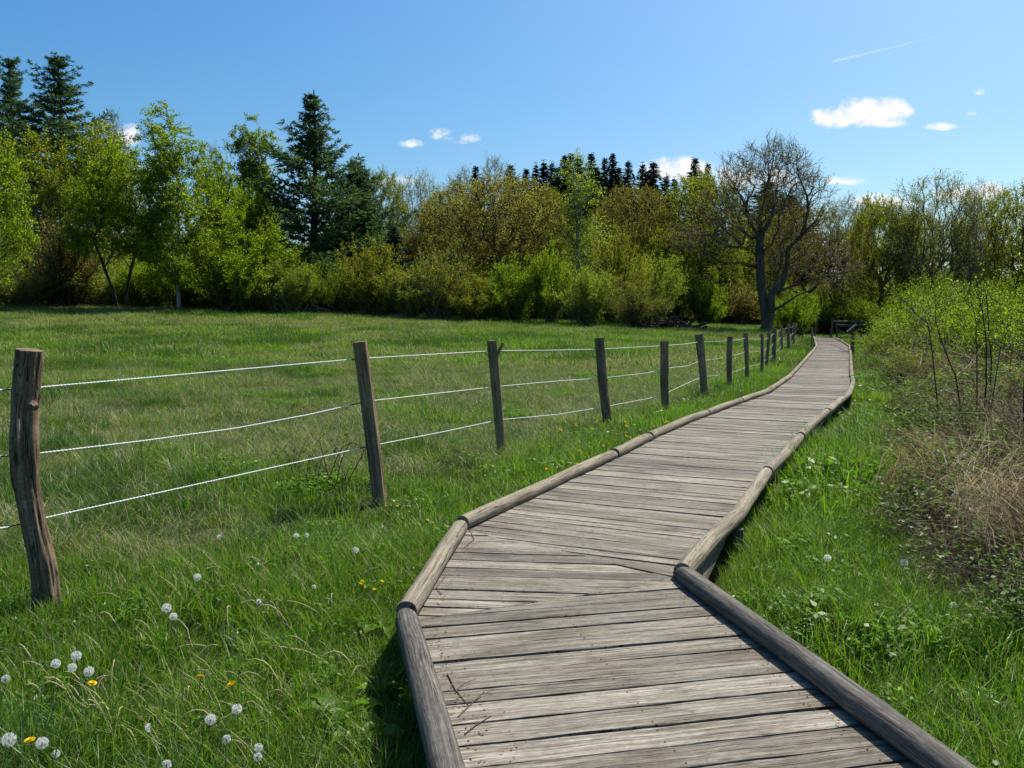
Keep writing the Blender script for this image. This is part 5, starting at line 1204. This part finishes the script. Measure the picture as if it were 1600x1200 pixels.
for (u, vt, hw, d, k) in [(744, 260, 12, 135, 'spruce'), (798, 258, 14, 138, 'spruce'), (822, 264, 12, 140, 'spruce'), (837, 254, 9, 142, 'spruce_narrow'), (849, 250, 11, 140, 'spruce_narrow'), (861, 251, 10, 143, 'spruce_narrow'), (881, 243, 13, 140, 'spruce'), (891, 240, 12, 144, 'spruce'), (903, 243, 12, 146, 'spruce_narrow'), (922, 240, 13, 140, 'spruce'), (943, 247, 11, 142, 'spruce'), (955, 240, 12, 140, 'spruce'), (979, 252, 12, 141, 'spruce'), (1001, 253, 11, 140, 'spruce_narrow'), (1018, 254, 16, 138, 'spruce'), (1038, 271, 9, 142, 'spruce_narrow'), (1051, 276, 9, 140, 'spruce_narrow'), (1082, 247, 13, 140, 'spruce'), (1102, 256, 11, 143, 'spruce'), (870, 262, 12, 150, 'spruce'), (930, 262, 13, 150, 'spruce'), (965, 262, 12, 150, 'spruce'), (1010, 268, 12, 152, 'spruce'), (1195, 285, 26, 140, 'spruce'), (1232, 305, 22, 142, 'spruce')]:
    plant(k, 'spruce_tree', u, d, vt, hw * 3.1, SP if u < 1150 else 'dark spruce seen through the crown of the lone oak', T, 'spruces on the skyline' if u < 1150 else 'spruces behind the lone oak')

# far wood and undergrowth behind the first row: one mass
def join_parts(parts, name):
    """one mesh with both materials for scattering"""
    bm_me = bpy.data.meshes.new(name); mb = MB(); mats = []
    for k, (nm, me) in enumerate(parts):
        nv, nf = len(me.vertices), len(me.polygons); V = np.zeros(nv * 3, np.float32); me.vertices.foreach_get('co', V); L = np.zeros(len(me.loops), np.int32); me.loops.foreach_get('vertex_index', L)
        lt = np.zeros(nf, np.int32); me.polygons.foreach_get('loop_total', lt); ls = np.zeros(nf, np.int32); me.polygons.foreach_get('loop_start', ls); v = np.zeros(nf, np.float32); me.attributes['v'].data.foreach_get('value', v)
        q_ = lt == 4; F = L[ls[q_][:, None] + np.arange(4)]; mb.add(V.reshape(-1, 3), F, v[q_], k); mats.append(me.materials[0])
    return mb.build(name, mats)
SRC = [join_parts(KINDS[k][0], 'wood_' + k) for k in ('twiggy_bush', 'green_bush', 'brown_bush', 'olive_tree', 'bare_tree', 'brown_oak')]
U, D_, I_, S_ = [], [], [], []
for i in range(150): U.append(RG.uniform(-150, 1010)); D_.append(RG.uniform(66, 86)); I_.append(RG.choice([0, 1, 2, 2, 0])); S_.append(RG.uniform(.65, 1.0))
for i in range(60): U.append(RG.uniform(1010, 1750)); D_.append(RG.uniform(88, 105)); I_.append(RG.choice([0, 1, 2])); S_.append(RG.uniform(.55, .9))
for i in range(90): U.append(RG.uniform(-300, 1050)); D_.append(RG.uniform(90, 128)); I_.append(RG.choice([3, 3, 4, 5])); S_.append(RG.uniform(.7, .95))
for i in range(34): U.append(RG.uniform(1230, 1900)); D_.append(RG.uniform(100, 130)); I_.append(RG.choice([3, 4, 5])); S_.append(RG.uniform(.6, .8))
U, D_ = np.array(U), np.array(D_); X = (U - 800) / FPX * D_
scatter('far_woods', np.stack([X, D_, terr(X, D_) - .1], 1), RG.uniform(0, 6.28, len(X)), np.zeros(len(X)), np.array(S_), I_, SRC, 'deep undergrowth and bare trees massed behind the edge of the wood', 'woods')

# ---- the lone oak: main limbs drawn, fine branching grown
OD = 62.0
oak_base = at_y(1198, 513, OD); oz = tz(oak_base[0], OD) - .05; O0 = np.array([oak_base[0], OD, oz])
oak = empty('lone_oak', tuple(O0)); tag(oak, 'large lone oak nearly bare with crooked spreading limbs beside the boardwalk end', 'tree')
LIMBS = [([(1198, 518), (1196, 490), (1190, 449), (1187, 402), (1187, 370), (1187, 332), (1196, 307), (1203, 275), (1209, 243), (1215, 222)], 0, 1.5, None),
 ([(1199, 505), (1204, 488), (1206, 459), (1222, 443), (1230, 414), (1231, 389), (1242, 378), (1253, 367), (1263, 329), (1261, 307), (1250, 280)], -.2, -1.5, (0, 0)),
 ([(1177, 357), (1165, 322), (1152, 297), (1133, 269), (1128, 243)], 0, 1.5, (0, 4)), ([(1174, 389), (1160, 386), (1142, 386), (1124, 378), (1104, 367), (1076, 360)], 0, -3, (0, 3)),
 ([(1180, 417), (1158, 411), (1127, 410), (1104, 395), (1079, 383), (1047, 376)], 0, -4.5, (0, 3)), ([(1209, 459), (1237, 447), (1272, 435), (1304, 427), (1333, 422)], 0, -3, (1, 2)),
 ([(1204, 486), (1222, 478), (1245, 462), (1269, 452), (1301, 459)], -.3, -4, (1, 1)), ([(1190, 366), (1206, 338), (1222, 322), (1241, 288), (1269, 275), (1295, 278)], 0, 2.5, (0, 4)),
 ([(1174, 372), (1152, 354), (1136, 348), (1111, 338)], 0, 3, (0, 4)), ([(1208, 452), (1213, 432), (1213, 408), (1220, 380), (1218, 350)], .3, 3.5, (1, 2)), ([(1253, 367), (1275, 345), (1288, 320)], -.5, -3, (1, 7))]
init, par, limb_idx = [], [], []
for pix, dy0, dy1, att in LIMBS:
    m = len(pix); ids = []
    for j, (u, v) in enumerate(pix):
        f = j / (m - 1); dy = dy0 + (dy1 - dy0) * f ** 1.3
        if att is not None: dy += (init[limb_idx[att[0]][att[1]]][1]) * (1 - f)
        p = at_y(u, v, OD + dy) - O0; par.append((limb_idx[att[0]][att[1]] if att is not None else -1) if j == 0 else len(init) - 1); ids.append(len(init)); init.append(p)
    limb_idx.append(ids)
def opx(u, v, dy=0): return at_y(u, v, OD + dy) - O0
blb = []
for (u, v, dy, ru, rv, rd) in [(1200, 290, 0, 72, 72, 4.0), (1160, 320, 0, 55, 55, 3.5), (1250, 320, 0, 50, 55, 3.5), (1215, 255, 0, 45, 38, 2.5), (1110, 370, -2, 62, 30, 2.6), (1285, 420, -2, 58, 30, 2.4), (1245, 385, 0, 58, 40, 3), (1145, 262, 0, 24, 25, 2), (1105, 335, -1, 45, 35, 2.5), (1075, 372, -3, 30, 20, 2)]:
    c = opx(u, v, dy); blb.append((c[0], c[1], c[2], ru * OD / FPX, rd, rv * OD / FPX))
Tg = blob_pts(blb, 1800, .25)
N, P = mst(Tg, init, par, .30); fx = np.zeros(len(N), bool); fx[:len(init)] = True
N = smooth_tree(N, P, fx, 2, .3); N[~fx] += RG.normal(0, .05, (int((~fx).sum()), 3)); R, hasc = radii(P, .012, .44, len(N))
for li, ids in enumerate(limb_idx):
    for j, q_ in enumerate(ids): R[q_] = max(R[q_], (.36 if li < 2 else .13) * (1 - (j + .6) / len(ids)) ** 1.2 + .012)
R[0] *= 1.35; wood, lf = MB(), MB(); wood_mesh(wood, N, P, R, .035)
sel = (R < .03) & ~fx; foliage(wood, lf, N, R, sel, node_dirs(N, P, np.array(opx(1200, 360))), 4, .75, .010, .28, 3, .08, .055, (0, 1), 0)
link('trunk', wood.build('trunk', M['bark_lone']), oak); link('crown', lf.build('crown', M['leaf_brown']), oak)
# mossy limb tops
mb = MB()
for (u0, v0, u1, v1, dy) in [(1127, 408, 1178, 414, -1.5), (1160, 387, 1180, 394, -1)]:
    n = 160; t = RG.random(n); c = np.stack([opx(u0 + (u1 - u0) * a, v0 + (v1 - v0) * a - 1.5, dy) for a in t]) + RG.normal(0, .06, (n, 3)); kites(mb, c, rand_dirs(n), rand_dirs(n), .14, .1, RG.uniform(.3, 1, n))
link('moss', mb.build('moss', M['leaf_olive']), oak)

# ---- heap of roots and brush beyond the fence
hp = ground_at(1040, 515, 20, 80); hz = tz(hp[0], hp[1]); heap = empty('brush_heap', (hp[0], hp[1], hz)); tag(heap, 'dark heap of grubbed-up roots and dead branches at the meadow edge', 'brush heap')
mb = MB()
for i in range(70):
    b = np.array([RG.normal(0, 1.3), RG.normal(0, .7), RG.uniform(0, .5)]); d = unit(np.array([RG.normal(0, 1), RG.normal(0, .6), RG.normal(.15, .5)])); L = RG.uniform(.5, 1.4); P = [b, b + d * L * .5 + RG.normal(0, .12, 3), b + d * L + RG.normal(0, .2, 3)]
    tube(mb, P, [RG.uniform(.07, .16), .08, .03], 6, .5)
link('roots', mb.build('roots', M['bark_pine']), heap)
for pix in [[(1042, 490), (1051, 478), (1060, 465)], [(1010, 484), (1028, 500), (1030, 512), (1022, 517)], [(1016, 488), (1030, 496), (1037, 500)], [(1036, 504), (1045, 506), (1052, 515)], [(1014, 492), (1024, 498)], [(1046, 500), (1050, 507), (1060, 509)]]:
    mb = MB(); tube(mb, [at_y(u, v, hp[1] - .8) - np.array(heap.location) for u, v in pix], np.linspace(.05, .025, len(pix)), 6, .5); link('branch', mb.build('branch', M['rail']), heap)
lg = at_y(1095, 517, hp[1]); mb = MB(); tube(mb, [at_y(1075, 518, hp[1]), at_y(1098, 518.5, hp[1] + .3), at_y(1122, 516, hp[1] + .8)], [.2, .17, .12], 8, .5, 0, cap=True); tag(link('fallen_log', mb.build('fallen_log', M['bark_grey'])), 'long grey fallen log lying right of the brush heap', 'log')
w0 = at_y(490, 487, 60.0); mb = MB()
for i in range(12): tube(mb, [w0 + RG.normal(0, .5, 3) * [2, .5, .3], w0 + RG.normal(0, .5, 3) * [2, .5, .3]], [.06, .04], 5, .5)
tag(link('branch_pile', mb.build('branch_pile', M['bark_grey'])), 'low pile of dead branches at the foot of the bushes under the great pine', 'brush heap')
sp_ = at_y(391, 480, 59.5); mb = MB(); tube(mb, [[sp_[0], 59.5, tz(sp_[0], 59.5) - .1], [sp_[0], 59.5, at_y(391, 462, 59.5)[2]]], .06, 6, .5, 0, cap=True); tag(link('wooden_post', mb.build('wooden_post', M['rail'])), 'small stake standing alone before the rounded willow bush', 'post')

# ---- nearer shrubs and bare saplings on the right bank
def measured(parts_):
    me_ = parts_[1][1]; c_ = np.zeros(len(me_.vertices) * 3, np.float32); me_.vertices.foreach_get('co', c_); c_ = c_.reshape(-1, 3); return (parts_, float(np.percentile(c_[:, 2], 99.9)), float(np.percentile(np.abs(c_[:, 0]), 96)))
NB = [gen_bush(3.0, 1.7, 60, M['bark_olive'], M['leaf_willow'], (13, .060, .026), 20, .5, .45, tw_r=.004), gen_bush(2.6, 1.5, 50, M['bark_grey'], M['leaf_pale'], (11, .052, .024), 18, .5, .5, tw_r=.004)]
KINDS['near_willow'] = measured(NB[0]); KINDS['near_willow_b'] = measured(NB[1])
for t in [('near_willow', 'willow_shrub', 1420, 30, 462, 52, 'leafy willow shrub closest to the bench along the right bank', B), ('near_willow_b', 'willow_shrub', 1470, 25, 450, 60, 'grey-green willow shrub behind the leaning sapling', B), ('near_willow', 'willow_shrub', 1545, 22, 446, 70, 'dense willow shrub behind the upright saplings', B), ('near_willow', 'willow_shrub', 1610, 17, 438, 90, 'tall willow shrub cut by the right picture edge', B), ('near_willow_b', 'willow_shrub', 1400, 36, 478, 40, 'low yellowish shrub at the end of the grass strip', B), ('near_willow_b', 'willow_shrub', 1495, 34, 440, 56, 'willow shrub further back between the leaning and upright saplings', B), ('near_willow_b', 'willow_shrub', 1440, 19, 520, 52, 'low thin shrub in front of the grey-green willow', B), ('near_willow_b', 'willow_shrub', 1700, 14, 455, 90, 'willow shrub beyond the right picture edge', B), ('near_willow_b', 'low_shrub', 1515, 15, 560, 60, 'low leafy shrub around the feet of the upright saplings', B), ('near_willow', 'low_shrub', 1590, 12, 570, 66, 'low dark shrub at the right edge behind the sapling with yellow leaves', B), ('near_willow_b', 'low_shrub', 1450, 14, 590, 50, 'small loose shrub spreading over the brown tangle', B), ('near_willow', 'willow_shrub', 1480, 28, 446, 64, 'rounded willow shrub in the middle of the right bank', B), ('near_willow', 'willow_shrub', 1565, 27, 440, 70, 'willow shrub rising behind the slim upright sapling', B)]: plant(*t)
def sapling(stems, depth, label, leafc=None):
    u0, v0 = stems[0][0]; p = at_y(u0, v0, depth); z = tz(p[0], depth); e = empty('bare_sapling', (p[0], depth, z)); tag(e, label, 'sapling'); o = np.array([p[0], depth, z]); wood, lf = MB(), MB()
    for s, r in [(st, rr) for st, rr in zip(stems, [.013, .010, .009, .009])]:
        P = np.array([at_y(u, v, depth + RG.normal(0, .03)) for u, v in s]) - o; P[0, 2] = -.05
        t = np.linspace(0, 1, len(P) * 5); Q = np.stack([np.interp(t, np.linspace(0, 1, len(P)), P[:, k]) for k in range(3)], 1) + np.cumsum(RG.normal(0, .004, (len(t), 3)), 0); tube(wood, Q, np.linspace(r, r * .25, len(t)), 7, .5)
        for i in range(16):
            k = RG.integers(int(len(t) * .3), len(t)); d = unit(np.array([RG.normal(0, 1), RG.normal(0, .7), RG.uniform(.2, 1.0)])); L = RG.uniform(.15, .5); b = Q[k]; pts = [b, b + d * L * .5 + RG.normal(0, .02, 3), b + d * L + np.array([0, 0, .05])]; tube(wood, pts, [r * .35, r * .25, .0015], 4, .5)
            n = 5; kites(lf, pts[1] + (pts[2] - pts[1]) * RG.random((n, 1)), rand_dirs(n) + [0, 0, .4], rand_dirs(n), .035, .018, RG.random(n))
    link('stems', wood.build('stems', M['bark_oak']), e); link('leaves', lf.build('leaves', leafc or M['leaf_willow']), e)
sapling([[(1512, 640), (1492, 585), (1472, 540), (1460, 500), (1458, 480)], [(1478, 545), (1450, 512), (1422, 486), (1402, 465)]], 11.0, 'leaning bare sapling with a dark straight stem on the right bank')
sapling([[(1536, 670), (1542, 600), (1541, 520), (1534, 470), (1521, 432)], [(1526, 665), (1528, 590), (1526, 500), (1515, 450)], [(1541, 560), (1560, 540), (1590, 555)]], 10.0, 'upright multi-stemmed bare sapling, tallest on the right bank')
sapling([[(1545, 655), (1549, 560), (1541, 470), (1538, 440)]], 11.5, 'slim upright sapling just right of the tallest one')
sapling([[(1602, 790), (1597, 640), (1599, 520), (1600, 430), (1596, 405)]], 8.0, 'sapling with yellow leaves at the right picture edge', M['leaf_yellow'])
